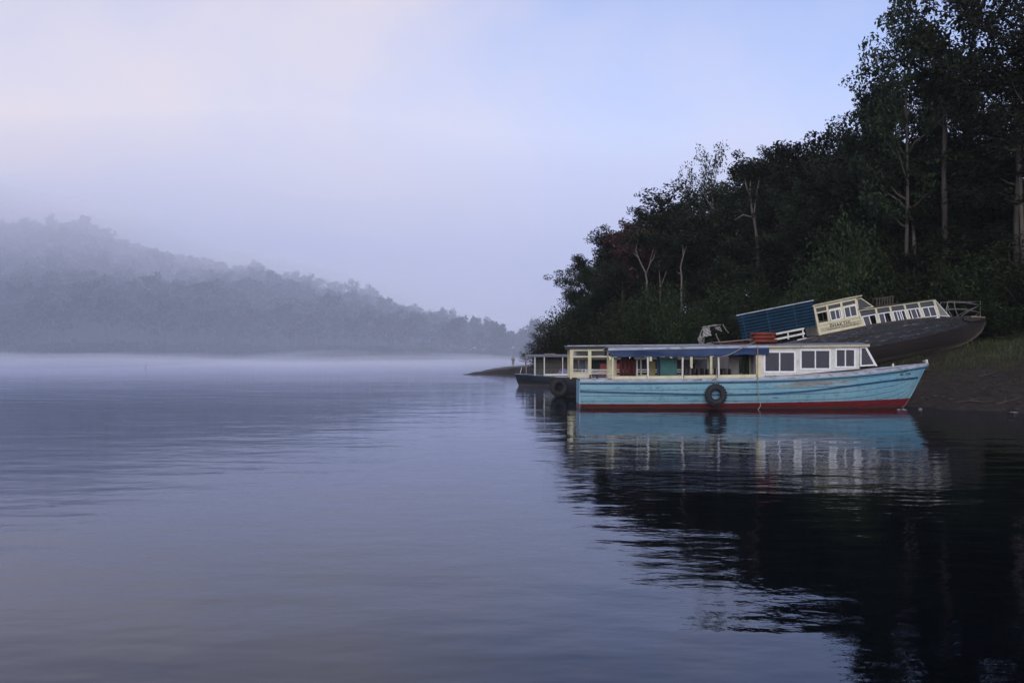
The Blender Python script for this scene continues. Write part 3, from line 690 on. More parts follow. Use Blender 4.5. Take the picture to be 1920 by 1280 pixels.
for x, y, zb_, scrub in jobs:
    tm, cm, H, W = TREE['far%d' % rg.integers(5)]
    vv = np.empty(len(cm.vertices) * 3, np.float32); cm.vertices.foreach_get('co', vv); vv = vv.reshape(-1, 4, 3)
    vv = vv[rg.permutation(len(vv))[:int(len(vv) * 0.42)]]
    cen = vv.mean(1, keepdims=True); vv = cen + (vv - cen) * 1.35; vv = vv.reshape(-1, 3)
    h = rg.uniform(7.0, 11.5) * (1.0 if rg.uniform() > 0.06 else 1.35); wv = rg.uniform(6.5, 9.5); a = rg.uniform(0, 6.28)
    if scrub: h, wv = rg.uniform(2.2, 4.5), rg.uniform(2.5, 4.5)
    s = wv / (2 * W); ca, sa = math.cos(a) * s, math.sin(a) * s
    q = np.column_stack([vv[:, 0] * ca - vv[:, 1] * sa + x, vv[:, 0] * sa + vv[:, 1] * ca + y, (vv[:, 2] - (1.6 if scrub else 0)) * h / H + zb_])
    VV.append(q); FF.append(np.arange(len(q)).reshape(-1, 4) + nv); nv += len(q)
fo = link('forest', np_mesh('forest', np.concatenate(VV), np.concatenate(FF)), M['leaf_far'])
tag(fo, 'wooded slope of the far hill, tree crowns merging in mist', 'forest', kind='stuff')
print('FAR', len(keep), 'quads', sum(len(f) for f in FF))
# ------------------------------------------------------------------ boats
class Hull:
    """half-breadth b, sheer zs and keel zk along x; full sections amidships, V sections at the ends where v_ends says so"""
    def __init__(s, xb, b, xs_, zs, xk, zk, x0, x1, vb=0.2, va=0.0, n=34, stern_v=False):
        s.f = lambda X, A, x: float(np.interp(x, X, A))
        s.xb, s.b, s.xs_, s.zs, s.xk, s.zk, s.x0, s.x1, s.vb, s.va = xb, b, xs_, zs, xk, zk, x0, x1, vb, va
        t_ = np.linspace(0, 1, n); s.X = x0 + (x1 - x0) * (1 - (1 - t_) ** 1.6)
        if va > 0: s.X = x0 + (x1 - x0) * (0.5 - 0.5 * np.cos(np.pi * t_))
    def pt(s, x, v):
        b, zs, zk = s.f(s.xb, s.b, x), s.f(s.xs_, s.zs, x), s.f(s.xk, s.zk, x)
        L = s.x1 - s.x0
        k = 0.0
        if s.vb > 0: k = max(k, np.clip((x - (s.x1 - s.vb * L)) / (s.vb * L), 0, 1))
        if s.va > 0: k = max(k, np.clip(((s.x0 + s.va * L) - x) / (s.va * L), 0, 1))
        ph = v * math.pi / 2
        yf, zf = math.sin(ph) ** 0.75 * (0.94 + 0.06 * v), 1 - math.cos(ph) ** 1.15
        yv, zv = v ** 0.85, v ** 1.1
        return b * (yf * (1 - k) + yv * k), zk + (zs - zk) * (zf * (1 - k) + zv * k)
    def y_at(s, x, z):
        vv = np.linspace(0, 1, 40); P = [s.pt(x, v) for v in vv]
        return float(np.interp(z, [p[1] for p in P], [p[0] for p in P]))
    def build(s, root, mat, nplank=10, core=None, deck_mat=None, deck_drop=0.06, name='hull', lap=0.0):
        X = s.X; nv = 14
        mb = MB(); idx = {}
        vs_, fs = [], []
        for i, x in enumerate(X):
            for j in range(-nv, nv + 1):
                y, z = s.pt(x, abs(j) / nv); vs_.append((x, math.copysign(max(y, 0.012), j) if j else 0.0, z))
        w_ = 2 * nv + 1
        for i in range(len(X) - 1):
            for j in range(w_ - 1): fs.append((i * w_ + j, i * w_ + j + 1, (i + 1) * w_ + j + 1, (i + 1) * w_ + j))
        fs.append(tuple(range(w_))[::-1])
        mb.add(vs_, fs); mb.build(name, core or M['core'], root, True)
        hullo = root
        for side in (-1, 1):
            for k in range(nplank):
                v0, v1 = (k + 0.04) / nplank, (k + 0.96) / nplank
                pv, pf = [], []
                for x in X:
                    for v, off in ((v0, -0.004), (v0, 0.016 + lap), ((v0 + v1) / 2, 0.018 + lap * 0.5), (v1, 0.016), (v1, -0.004)):
                        y, z = s.pt(x, v); pv.append((x, side * (max(y, 0.012) + off), z - off * 0.25))
                for i in range(len(X) - 1):
                    for j in range(4):
                        q = (i * 5 + j, i * 5 + j + 1, (i + 1) * 5 + j + 1, (i + 1) * 5 + j)
                        pf.append(q if side > 0 else q[::-1])
                e = (0, 1, 2, 3, 4); m = (len(X) - 1) * 5
                pf.append(e[::-1] if side > 0 else e); pf.append(tuple(a + m for a in e) if side > 0 else tuple(a + m for a in e)[::-1])
                MB().add(pv, pf).build('plank', mat, root)
        if deck_mat:
            dv, df = [], []
            for x in X:
                y, z = s.pt(x, 1.0); dv += [(x, -max(y - 0.01, 0.005), z - deck_drop), (x, 0, z - deck_drop + 0.05), (x, max(y - 0.01, 0.005), z - deck_drop)]
            for i in range(len(X) - 1):
                for j in range(2): df.append((i * 3 + j, (i + 1) * 3 + j, (i + 1) * 3 + j + 1, i * 3 + j + 1))
            MB().add(dv, df).build('deck', deck_mat, root)
    def rail(s, root, name, mat, zfun, h, proud, both=True, x0=None, x1=None, inner=0.0):
        for side in ((-1, 1) if both else (-1,)):
            pv, pf = [], []
            XX = [x for x in s.X if (x0 is None or x >= x0) and (x1 is None or x <= x1)]
            for x in XX:
                z = zfun(x); y = max(s.y_at(x, z), 0.012)
                for a, c in ((-inner, -1), (proud, -1), (proud, 1), (-inner, 1)): pv.append((x, side * (y + a), z + c * h / 2))
            for i in range(len(XX) - 1):
                for j in range(4): pf.append((i * 4 + j, i * 4 + (j + 1) % 4, (i + 1) * 4 + (j + 1) % 4, (i + 1) * 4 + j))
            m = (len(XX) - 1) * 4; pf += [(3, 2, 1, 0), (m, m + 1, m + 2, m + 3)]
            MB().add(pv, pf).build(name, mat, root)

def quad_frame(mb, q, y0, y1, t):
    """rectangular-ish frame inside quad q (4 xz points: bl, br, tr, tl), bar width t"""
    c = [Vector((p[0], p[1])) for p in q]; m = sum(c, Vector((0, 0))) / 4
    inn = []
    for i in range(4):
        a, b, d = c[i - 1], c[i], c[(i + 1) % 4]
        e1, e2 = (a - b).normalized(), (d - b).normalized()
        sn = abs(e1.x * e2.y - e1.y * e2.x)
        inn.append(b + (e1 + e2) * (t / max(sn, 0.3)))
    for i in range(4):
        j = (i + 1) % 4
        mb.prism([tuple(c[i]), tuple(c[j]), tuple(inn[j]), tuple(inn[i])], y0, y1)
    return [tuple(p) for p in inn]
def lerp2(a, b, f): return (a[0] + (b[0] - a[0]) * f, a[1] + (b[1] - a[1]) * f)
def window(root, q, y, frame_mat, pane_mat, t=0.06, depth=0.05, mull=(0.5,), mw=0.05, open_panes=()):
    """window part: frame, with one pane per light and the mullions; y is the outer face (near side negative)"""
    sgn = -1 if y < 0 else 1
    mb = MB(); ya, yb = y + sgn * 0.012, y - sgn * depth
    inn = quad_frame(mb, q, min(ya, yb), max(ya, yb), t)
    fr = list(mull); cuts = [0.0] + fr + [1.0]
    for f in fr:
        a, b = lerp2(inn[0], inn[1], f), lerp2(inn[3], inn[2], f)
        mb.prism([(a[0] - mw / 2, a[1]), (a[0] + mw / 2, a[1]), (b[0] + mw / 2, b[1]), (b[0] - mw / 2, b[1])], min(y - sgn * 0.002, y - sgn * depth), max(y - sgn * 0.002, y - sgn * depth))
    o = mb.build('window', frame_mat, root)
    for i in range(len(cuts) - 1):
        if i in open_panes: continue
        a, b, c, d = lerp2(inn[0], inn[1], cuts[i]), lerp2(inn[0], inn[1], cuts[i + 1]), lerp2(inn[3], inn[2], cuts[i + 1]), lerp2(inn[3], inn[2], cuts[i])
        yy = y - sgn * (0.02 + 0.012 * (i % 2))
        MB().prism([a, b, c, d], yy - 0.003, yy + 0.003).build('pane', pane_mat, o)
    return o
def text_part(body, size, mat, parent, loc, rot, name='lettering', shear=0.0, spacing=1.0, bold=0.0):
    cu = bpy.data.curves.new(name, 'FONT'); cu.body = body; cu.size = size; cu.extrude = 0.002; cu.align_x = 'LEFT'; cu.space_character = spacing; cu.offset = bold; cu.shear = shear
    tmp = bpy.data.objects.new(name, cu); col.objects.link(tmp)
    bpy.context.view_layer.update()
    me = bpy.data.meshes.new_from_object(tmp.evaluated_get(bpy.context.evaluated_depsgraph_get()))
    bpy.data.objects.remove(tmp)
    me.materials.clear(); o = link(name, me, mat, parent); o.location = loc; o.rotation_euler = rot
    return o
def cloth_valance(root, x0, x1, ztop, zbot, y, mat, name, seed=3, amp=0.018, n=60, m=6):
    rg = np.random.default_rng(seed); sgn = -1 if y < 0 else 1
    vs_, fs = [], []
    ph = rg.uniform(0, 6, 4)
    for k, off in ((0, 0.0), (1, -0.006)):
        for i in range(n + 1):
            f = i / n; x = x0 + (x1 - x0) * f
            for j in range(m + 1):
                g = j / m
                wv = amp * (0.25 + g) * (math.sin(f * 19 + ph[0]) * 0.5 + math.sin(f * 47 + ph[1] + g) * 0.3 + math.sin(f * 8 + ph[2] - 2 * g))
                zb = zbot(x) + 0.014 * math.sin(f * 13 + ph[3]) + 0.012 * math.sin(f * 61)
                vs_.append((x, y + sgn * (wv + 0.05 + off * 1.0), ztop(x) * (1 - g) + zb * g))
    W = m + 1; T = (n + 1) * W
    for k in (0, 1):
        for i in range(n):
            for j in range(m):
                q = (k * T + i * W + j, k * T + (i + 1) * W + j, k * T + (i + 1) * W + j + 1, k * T + i * W + j + 1)
                fs.append(q if k else q[::-1])
    for i in range(n): a = i * W + m; fs.append((a, a + W, a + W + T, a + T))
    return MB().add(vs_, fs).build(name, mat, root, True)

# ---------- sky-blue passenger boat
BX, BY = 2.72, 40.3
def make_blue_boat():
    root = empty('passenger_boat', (BX, BY, 0))
    tag(root, 'sky blue wooden passenger boat with white windowed cabin and red waterline band', 'boat')
    L = 14.32
    h = Hull([0, 1.2, 4, 8, 10.5, 11.8, 12.8, 13.6, L], [0.98, 1.12, 1.24, 1.25, 1.18, 1.04, 0.78, 0.44, 0.03],
             [0, 3, 6.5, 8.6, 10.5, 12, 13.2, L], [1.17, 1.18, 1.23, 1.29, 1.40, 1.53, 1.67, 1.81],
             [0, 11.5, 12.7, 13.1, 13.38, 13.75, L], [-0.45, -0.45, -0.3, -0.12, 0.12, 0.75, 1.80], 0, L, vb=0.28)
    h.build(root, M['hull_blue'], 10, None, M['deck'], 0.03)
    zs = lambda x: float(np.interp(x, h.xs_, h.zs))
    h.rail(root, 'gunwale', M['gunwale'], lambda x: zs(x) - 0.035, 0.115, 0.035, inner=0.08)
    h.rail(root, 'rub_rail', M['navy'], lambda x: zs(x) - 0.155, 0.055, 0.04)
    st = lambda x: float(np.interp(x, [0, 5.5, 7.2, 9.0, 10.6, 12.2, 14], [0.69, 0.56, 0.585, 0.70, 0.90, 1.09, 1.24]))
    h.rail(root, 'rub_rail', M['navy'], st, 0.075, 0.045, x1=13.9)
    MB().tube([(L - 0.02, 0, 1.86), (13.76, 0, 0.78), (13.39, 0, 0.12), (13.1, 0, -0.14), (12.6, 0, -0.34)], 0.045, 6).build('stem', M['hull_blue'], root)
    MB().box((0.0, 0, 0.42), (0.05, 1.85, 1.4)).build('transom', M['hull_blue'], root)
    MB().box((L - 0.06, 0, 1.88), (0.09, 0.09, 0.16)).box((L - 0.12, 0, 1.90), (0.05, 0.34, 0.045)).build('bow_post', M['offwhite'], root)
    YN = 39.28
    X = lambda px: wx(px, YN) - BX
    Z = lambda py: wz(py, YN)
    yw = -1.0
    # cabin walls around the windows
    rects = [(1432, 658, 1492, 698.5), (1500, 654.5, 1558, 693), (1566, 653, 1604.5, 689.5)]
    top = lambda px: Z(649.5 - (px - 1420) / 205 * 2.0); bot = lambda px: Z(709 - (px - 1420) / 225 * 21)
    for sgn in (-1, 1):
        y0, y1 = sorted((sgn * 1.0, sgn * 0.94))
        wl = MB()
        edges = [1420] + [v for r in rects for v in (r[0] + 3, r[2] - 3)] + [1612]
        for a, b in zip(edges[0::2], edges[1::2]):
            wl.prism([(X(a), bot(a)), (X(b), bot(b)), (X(b), top(b)), (X(a), top(a))], y0, y1)
        for (a, ya, b, yb) in rects:
            a, b, ya, yb = a + 3, b - 3, ya + 3, yb - 3
            wl.prism([(X(a), bot(a)), (X(b), bot(b)), (X(b), Z(yb)), (X(a), Z(yb))], y0, y1)
            wl.prism([(X(a), Z(ya)), (X(b), Z(ya)), (X(b), top(b)), (X(a), top(a))], y0, y1)
        wl.build('cabin_wall', M['offwhite'], root)
        for (a, ya, b, yb) in rects:
            window(root, [(X(a), Z(yb)), (X(b), Z(yb)), (X(b), Z(ya)), (X(a), Z(ya))], sgn * 1.012, M['white'], M['glass'], 0.065, 0.06)
        # raked quarter light
        tri = [(X(1613), Z(687)), (X(1643), Z(685)), (X(1624), Z(650)), (X(1613), Z(650))]
        window(root, tri, sgn * 1.0, M['white'], M['glass'], 0.055, 0.05, mull=())
    # raked windscreen
    ws = MB(); a, b = Vector((X(1624), 0, Z(650))), Vector((X(1643.5), 0, Z(685)))
    for f in (-0.98, -0.32, 0.32, 0.98): ws.bar((a.x, f, a.z), (b.x, f, b.z), 0.06, 0.05)
    for q in (a, b): ws.bar((q.x, -1.0, q.z), (q.x, 1.0, q.z), 0.06, 0.06)
    wso = ws.build('windscreen', M['white'], root)
    for f0, f1 in ((-0.95, -0.35), (-0.29, 0.29), (0.35, 0.95)):
        MB().add([(a.x, f0, a.z), (a.x, f1, a.z), (b.x, f1, b.z), (b.x, f0, b.z)], [(0, 1, 2, 3)]).build('pane', M['glass'], wso)
    # aft cabin bulkhead with doorway
    bh = MB(); xa = X(1420)
    for y0, y1 in ((-0.94, -0.35), (0.35, 0.94)): bh.box((xa + 0.03, (y0 + y1) / 2, (bot(1420) + top(1420)) / 2), (0.05, y1 - y0, top(1420) - bot(1420)))
    bh.build('bulkhead', M['offwhite'], root)
    # cabin floor and lower coaming outside
    h.rail(root, 'cabin_sill', M['deck'], lambda x: zs(x) + 0.045, 0.06, -0.08, x0=X(1420), x1=X(1650), inner=0.2)
    # roof, cambered
    x0, x1 = X(1141), X(1627); zr = lambda x: 2.405 + (x - x0) / (x1 - x0) * 0.165 + 0.015 * math.sin((x - x0) / (x1 - x0) * 3.14)
    rv, rf = [], []; nx, ny = 26, 8
    for i in range(nx + 1):
        x = x0 + (x1 - x0) * i / nx
        for j in range(ny + 1):
            y = -1.12 + 2.24 * j / ny; cz = 0.09 * (1 - (y / 1.12) ** 2)
            rv.append((x, y, zr(x) + cz))
        for j in range(ny + 1):
            y = -1.12 + 2.24 * j / ny; cz = 0.09 * (1 - (y / 1.12) ** 2)
            rv.append((x, y, zr(x) + cz - 0.05))
    W = 2 * (ny + 1)
    for i in range(nx):
        for j in range(ny):
            rf.append((i * W + j, (i + 1) * W + j, (i + 1) * W + j + 1, i * W + j + 1))
            rf.append((i * W + ny + 1 + j, i * W + ny + 2 + j, (i + 1) * W + ny + 2 + j, (i + 1) * W + ny + 1 + j))
        for j in (0, ny): rf.append((i * W + j, (i + 1) * W + j, (i + 1) * W + j + ny + 1, i * W + j + ny + 1))
    for i in (0, nx): rf.append(tuple(i * W + j for j in range(ny + 1)) + tuple(i * W + ny + 1 + j for j in range(ny, -1, -1)))
    MB().add(rv, rf).build('roof', M['roof_grey'], root)
    xm = X(1440)
    for sgn in (-1, 1):
        MB().bar((x0 - 0.02, sgn * 1.135, zr(x0) - 0.035), (xm, sgn * 1.135, zr(xm) - 0.035), 0.03, 0.10).build('roof_trim', M['gunwale'], root)
        MB().bar((xm, sgn * 1.137, zr(xm) - 0.045), (x1 + 0.03, sgn * 1.137, zr(x1) - 0.045), 0.03, 0.085).build('roof_trim', M['cream_dull'], root)
    MB().bar((x1 + 0.02, -1.12, zr(x1) - 0.02), (x1 + 0.02, 1.12, zr(x1) - 0.02), 0.05, 0.08).build('roof_trim', M['cream_dull'], root)
    # blue tarpaulin valance along the open side
    cloth_valance(root, X(1143), X(1440.5), lambda x: zr(x) - 0.075, lambda x: float(np.interp(x, [X(1143), X(1250), X(1440)], [Z(668.5), Z(669.5), Z(664.5)])), -1.12, M['tarp_blue'], 'awning')
    cloth_valance(root, X(1143), X(1440.5), lambda x: zr(x) - 0.075, lambda x: Z(667.0), 1.10, M['tarp_blue'], 'awning', seed=9)
    # posts, side boards and top rail of the open saloon
    for sgn in (-1, 1):
        for px in (1149, 1214, 1280, 1346.5):
            x = X(px); z0 = zs(x); lean = 0.02 * math.sin(px)
            MB().bar((x + lean, sgn * 1.06, z0 - 0.03), (x, sgn * 1.03, zr(x) + 0.0), 0.065, 0.065).build('post', M['offwhite'] if px != 1149 else M['cream'], root)
        x = X(1424); MB().prism([(X(1418), zs(x) - 0.02), (X(1427), zs(x) - 0.02), (X(1427), zr(x) - 0.05), (X(1416), zr(x) - 0.05)], sgn * 1.05 - 0.02, sgn * 1.05 + 0.02).build('post', M['cream'], root)
        pxs = [1151, 1212, 1216, 1278, 1282, 1344.5, 1348.5, 1419]
        for a, b in zip(pxs[0::2], pxs[1::2]):
            xa, xb = X(a), X(b)
            MB().prism([(xa, zs(xa) - 0.02), (xb, zs(xb) - 0.02), (xb, zs(xb) + 0.135), (xa, zs(xa) + 0.135)], sgn * 1.055 - 0.015, sgn * 1.055 + 0.015).build('side_board', M['cream'] if a < 1400 else M['offwhite'], root)
        MB().bar((X(1149), sgn * 1.04, zr(X(1149)) - 0.16), (X(1420), sgn * 1.04, zr(X(1420)) - 0.2), 0.04, 0.05).build('top_rail', M['offwhite'], root)
        xa, xb = X(1098), X(1147); 
        for zz in (0.22, 0.36): MB().tube([(xa, sgn * 0.95, zs(xa) + zz), (xb, sgn * 1.03, zs(xb) + zz)], 0.014, 5).build('hand_rail', M['offwhite'], root)
        MB().tube([(xa, sgn * 0.95, zs(xa) - 0.05), (xa, sgn * 0.95, zs(xa) + 0.38)], 0.016, 5).build('hand_rail', M['offwhite'], root)
    # things fixed inside: engine casing, seats, partitions, curtain
    fl = 0.62
    MB().box((X(1260), 0.25, 1.55), (0.68, 0.9, 0.86)).box((X(1260), 0.25, 2.0), (0.74, 0.96, 0.05)).build('engine_casing', M['teal'], root)
    MB().tube([(X(1285), -0.15, 1.3), (X(1291), -0.2, 1.75), (X(1298), -0.15, 1.72), (X(1308), -0.05, 1.3)], 0.05, 7).build('exhaust_pipe', M['dark'], root)
    for px in (1296, 1312, 1330, 1358, 1374):
        for yy in (-0.55, 0.5):
            MB().box((X(px), yy, 1.28), (0.07, 0.62, 0.62)).box((X(px) + 0.2, yy, 1.02), (0.42, 0.6, 0.07)).bar((X(px) + 0.35, yy, 0.55), (X(px) + 0.35, yy, 1.0), 0.05).bar((X(px), yy, 0.55), (X(px), yy, 1.0), 0.05).build('seat', M['dark'] if (px + int(yy)) % 3 else M['curtain'], root)
    for px in (1186, 1193, 1201): 
        MB().box((X(px), 0.1, 1.5), (0.05, 0.09, 0.9)).build('partition_post', M['offwhite'], root)
    MB().box((X(1156), 0.6, 1.5), (0.35, 0.04, 0.9)).build('partition', M['cream'], root)
    MB().box((X(1199), 0.75, 1.52), (0.28, 0.04, 0.72)).build('partition', M['mesh_grey'], root)
    MB().box((X(1235), 0.7, 1.52), (0.24, 0.04, 0.74)).build('partition', M['yellow'], root)
    MB().box((X(1243), 0.3, 1.75), (0.09, 0.12, 1.25)).build('partition_post', M['navy'], root)
    cloth_valance(root, X(1404), X(1418), lambda x: 2.3, lambda x: 1.35, 0.1, M['leaf_shrub'], 'curtain', seed=4, amp=0.05, n=24)
    MB().box((X(1392), 0.5, 1.75), (0.42, 0.05, 0.9)).build('partition', M['mesh_grey'], root)
    MB().box((5.6, 0, 0.58), (9.4, 1.9, 0.05)).build('saloon_floor', M['dark'], root)
    # maroon mooring bitts on the aft deck, pale cleat on the foredeck
    xb_ = X(1115); MB().bar((xb_ - 0.14, -0.5, 1.12), (xb_ - 0.14, -0.5, 1.36), 0.06).bar((xb_ + 0.14, -0.5, 1.12), (xb_ + 0.14, -0.5, 1.36), 0.06).bar((xb_ - 0.24, -0.5, 1.18), (xb_ + 0.24, -0.5, 1.18), 0.05).build('mooring_bitts', M['maroon'], root)
    xc = wx(1676, 40.2) - BX; MB().bar((xc, 0, 1.5), (xc, 0, 1.80), 0.07).bar((xc + 0.07, 0.05, 1.5), (xc + 0.02, 0.05, 1.74), 0.05).bar((xc - 0.1, 0, 1.62), (xc + 0.14, 0, 1.62), 0.045).build('mooring_bitts', M['offwhite'], root)
    MB().bar((xc + 0.3, 0.1, 1.64), (xc + 1.15, 0.25, 1.76), 0.05).build('boat_hook', M['wood'], root)
    # registration lettering near the bow, painted number like the photograph's faint marks
    x = wx(1686, 39.7) - BX; yb = h.y_at(x, 1.33)
    xq = wx(1718, 39.9) - BX; ang = math.atan2(h.y_at(x, 1.33) - h.y_at(xq, 1.36), xq - x)
    text_part('LIC 12508', 0.135, M['letter_blue'], root, (x, -yb - 0.055, 1.325), (R(90), R(-4), ang), bold=0.002)
    x2 = wx(1693, 39.72) - BX
    text_part('GR.7', 0.12, M['letter_blue'], root, (x2, -h.y_at(x2, 1.46) - 0.055, 1.465), (R(90), R(-4), ang), bold=0.001)
    return root, h, X, Z, zr
blue, bh_, X_, Z_, zr_ = make_blue_boat()

def make_tyre(name, loc, rot, label, r=0.30, t=0.125):
    o = empty(name, loc, rot); tag(o, label, 'tyre', 'tyre fenders on the boats')
    MB().torus((0, 0, 0), r, t, n=36, m=12, squash=0.95).build('tread_ring', M['rubber'], o, True)
    g = MB()
    for k in range(24):
        a = k * math.pi / 12; c, s = math.cos(a), math.sin(a); rr = r + t * 0.93
        g.box((c * rr, 0, s * rr), (0.05, t * 1.3, 0.05), Matrix.Rotation(-a, 3, 'Y'))
    g.build('tread_block', M['rubber'], o)
    return o
tx = wx(1342, 38.9)
make_tyre('tyre_fender', (tx, 38.87, wz(740, 38.9)), (0, 0, 0), 'black tyre fender hung on the side of the sky blue boat')
def rope(name, pts, r, label, mat='rope', sub=6):
    P = [Vector(p) for p in pts]; out = []
    for i in range(len(P) - 1):
        p0, p1, p2, p3 = P[max(i - 1, 0)], P[i], P[i + 1], P[min(i + 2, len(P) - 1)]
        for k in range(sub):
            f = k / sub
            out.append(0.5 * ((2 * p1) + (-p0 + p2) * f + (2 * p0 - 5 * p1 + 4 * p2 - p3) * f * f + (-p0 + 3 * p1 - 3 * p2 + p3) * f ** 3))
    out.append(P[-1])
    o = MB().tube(out, r, 6).build(name, M[mat], None, True); tag(o, label, 'rope'); return o
rope('fender_rope', [(tx, 38.9, wz(722, 38.9)), (tx + 0.02, 38.98, wz(712, 39)), (tx + 0.06, 39.1, wz(705, 39)), (tx + 0.1, 39.22, wz(690, 39.2))], 0.014, 'short dark rope tying the tyre fender to a saloon post')
rope('hanging_rope', [(wx(1421, 39.1), 39.12, wz(648, 39.1)), (wx(1420.5, 39.0), 38.98, wz(690, 39)), (wx(1422, 38.9), 38.94, wz(735, 38.9)), (wx(1426, 38.9), 38.9, wz(758, 38.9)), (wx(1421, 38.85), 38.86, wz(768, 38.9)), (wx(1422, 38.85), 38.86, -0.1)], 0.016, 'thin pale rope hanging down the blue hull into the water')
rope('roof_rope', [(wx(1418, 39.6), 39.7, 2.66), (wx(1408, 39.1), 39.08, wz(643.5, 39.1)), (wx(1390, 39), 39.0, wz(653, 39)), (wx(1366, 39.1), 39.02, wz(665, 39.1)), (wx(1349, 39.2), 39.2, wz(669, 39.2))], 0.018, 'rope slanting across the blue awning to a white post')
# stack of faded orange life rafts on the roof
def raft(name, x, y, z, w_, d, hh, rotz, label, seed):
    o = empty(name, (x, y, z), (0, 0, rotz)); tag(o, label, 'life float', 'orange floats stacked on the boat roof')
    n = 12; rr = hh / 2
    for sgn in (-1, 1):
        MB().tube([(-w_ / 2 + rr * 0.6, sgn * (d / 2 - rr), rr), (w_ / 2 - rr * 0.6, sgn * (d / 2 - rr), rr)], [rr * 1.0, rr * 0.97], 10).build('float_tube', M['orange'], o, True)
    MB().box((0, 0, rr), (w_ * 0.94, d - 2 * rr, hh * 0.5)).build('float_pad', M['orange'], o)
    return o
rx = wx(1431, 40.1)
rz = 2.665
raft('life_float', rx + 0.02, 40.15, rz - 0.02, 1.0, 0.9, 0.15, 0.03, 'lowest of the faded orange floats stacked on the blue boat roof', 1)
raft('life_float', rx - 0.02, 40.1, rz + 0.132, 0.92, 0.85, 0.14, -0.05, 'middle of the faded orange floats stacked on the blue boat roof', 2)
raft('life_float', rx, 40.12, rz + 0.275, 0.88, 0.8, 0.13, 0.08, 'topmost of the faded orange floats stacked on the blue boat roof', 3)
for (a, b, pa, pb, lab) in ((1325, 1412, 646, 636, 'long pale pole lying along the blue boat roof'), (1335, 1402, 645.5, 642.5, 'reddish plank beside the orange floats on the roof')):
    o = MB().bar((wx(a, 40.0), 40.0, wz(pa, 40) + 0.06), (wx(b, 40.05), 40.05, wz(pb, 40.0)), 0.05, 0.04).build('roof_pole' if a == 1325 else 'roof_plank', M['wood'] if a == 1325 else M['maroon'])
    tag(o, lab, 'pole' if a == 1325 else 'plank')
# maroon life jackets hanging in the open saloon
for i, px in enumerate((1172, 1180, 1190)):
    x = X_(px) + BX; o = empty('life_jacket', (x, 39.95 + 0.1 * i, 1.28), (0, 0, 0.3 * i - 0.3)); tag(o, 'maroon life jacket hanging in the blue boat saloon, %s from the stern' % ordn[i], 'life jacket', 'maroon life jackets in the saloon')
    for sgn in (-1, 1): MB().tube([(sgn * 0.07, 0, 0.0), (sgn * 0.085, 0.01, 0.3), (sgn * 0.075, 0, 0.62), (sgn * 0.03, 0, 0.78)], [0.06, 0.075, 0.065, 0.035], 8).build('float_panel', M['maroon'], o, True)
    MB().tube([(-0.03, 0, 0.76), (0, 0.02, 0.95), (0.03, 0, 0.76)], 0.012, 5).build('strap', M['rope'], o)

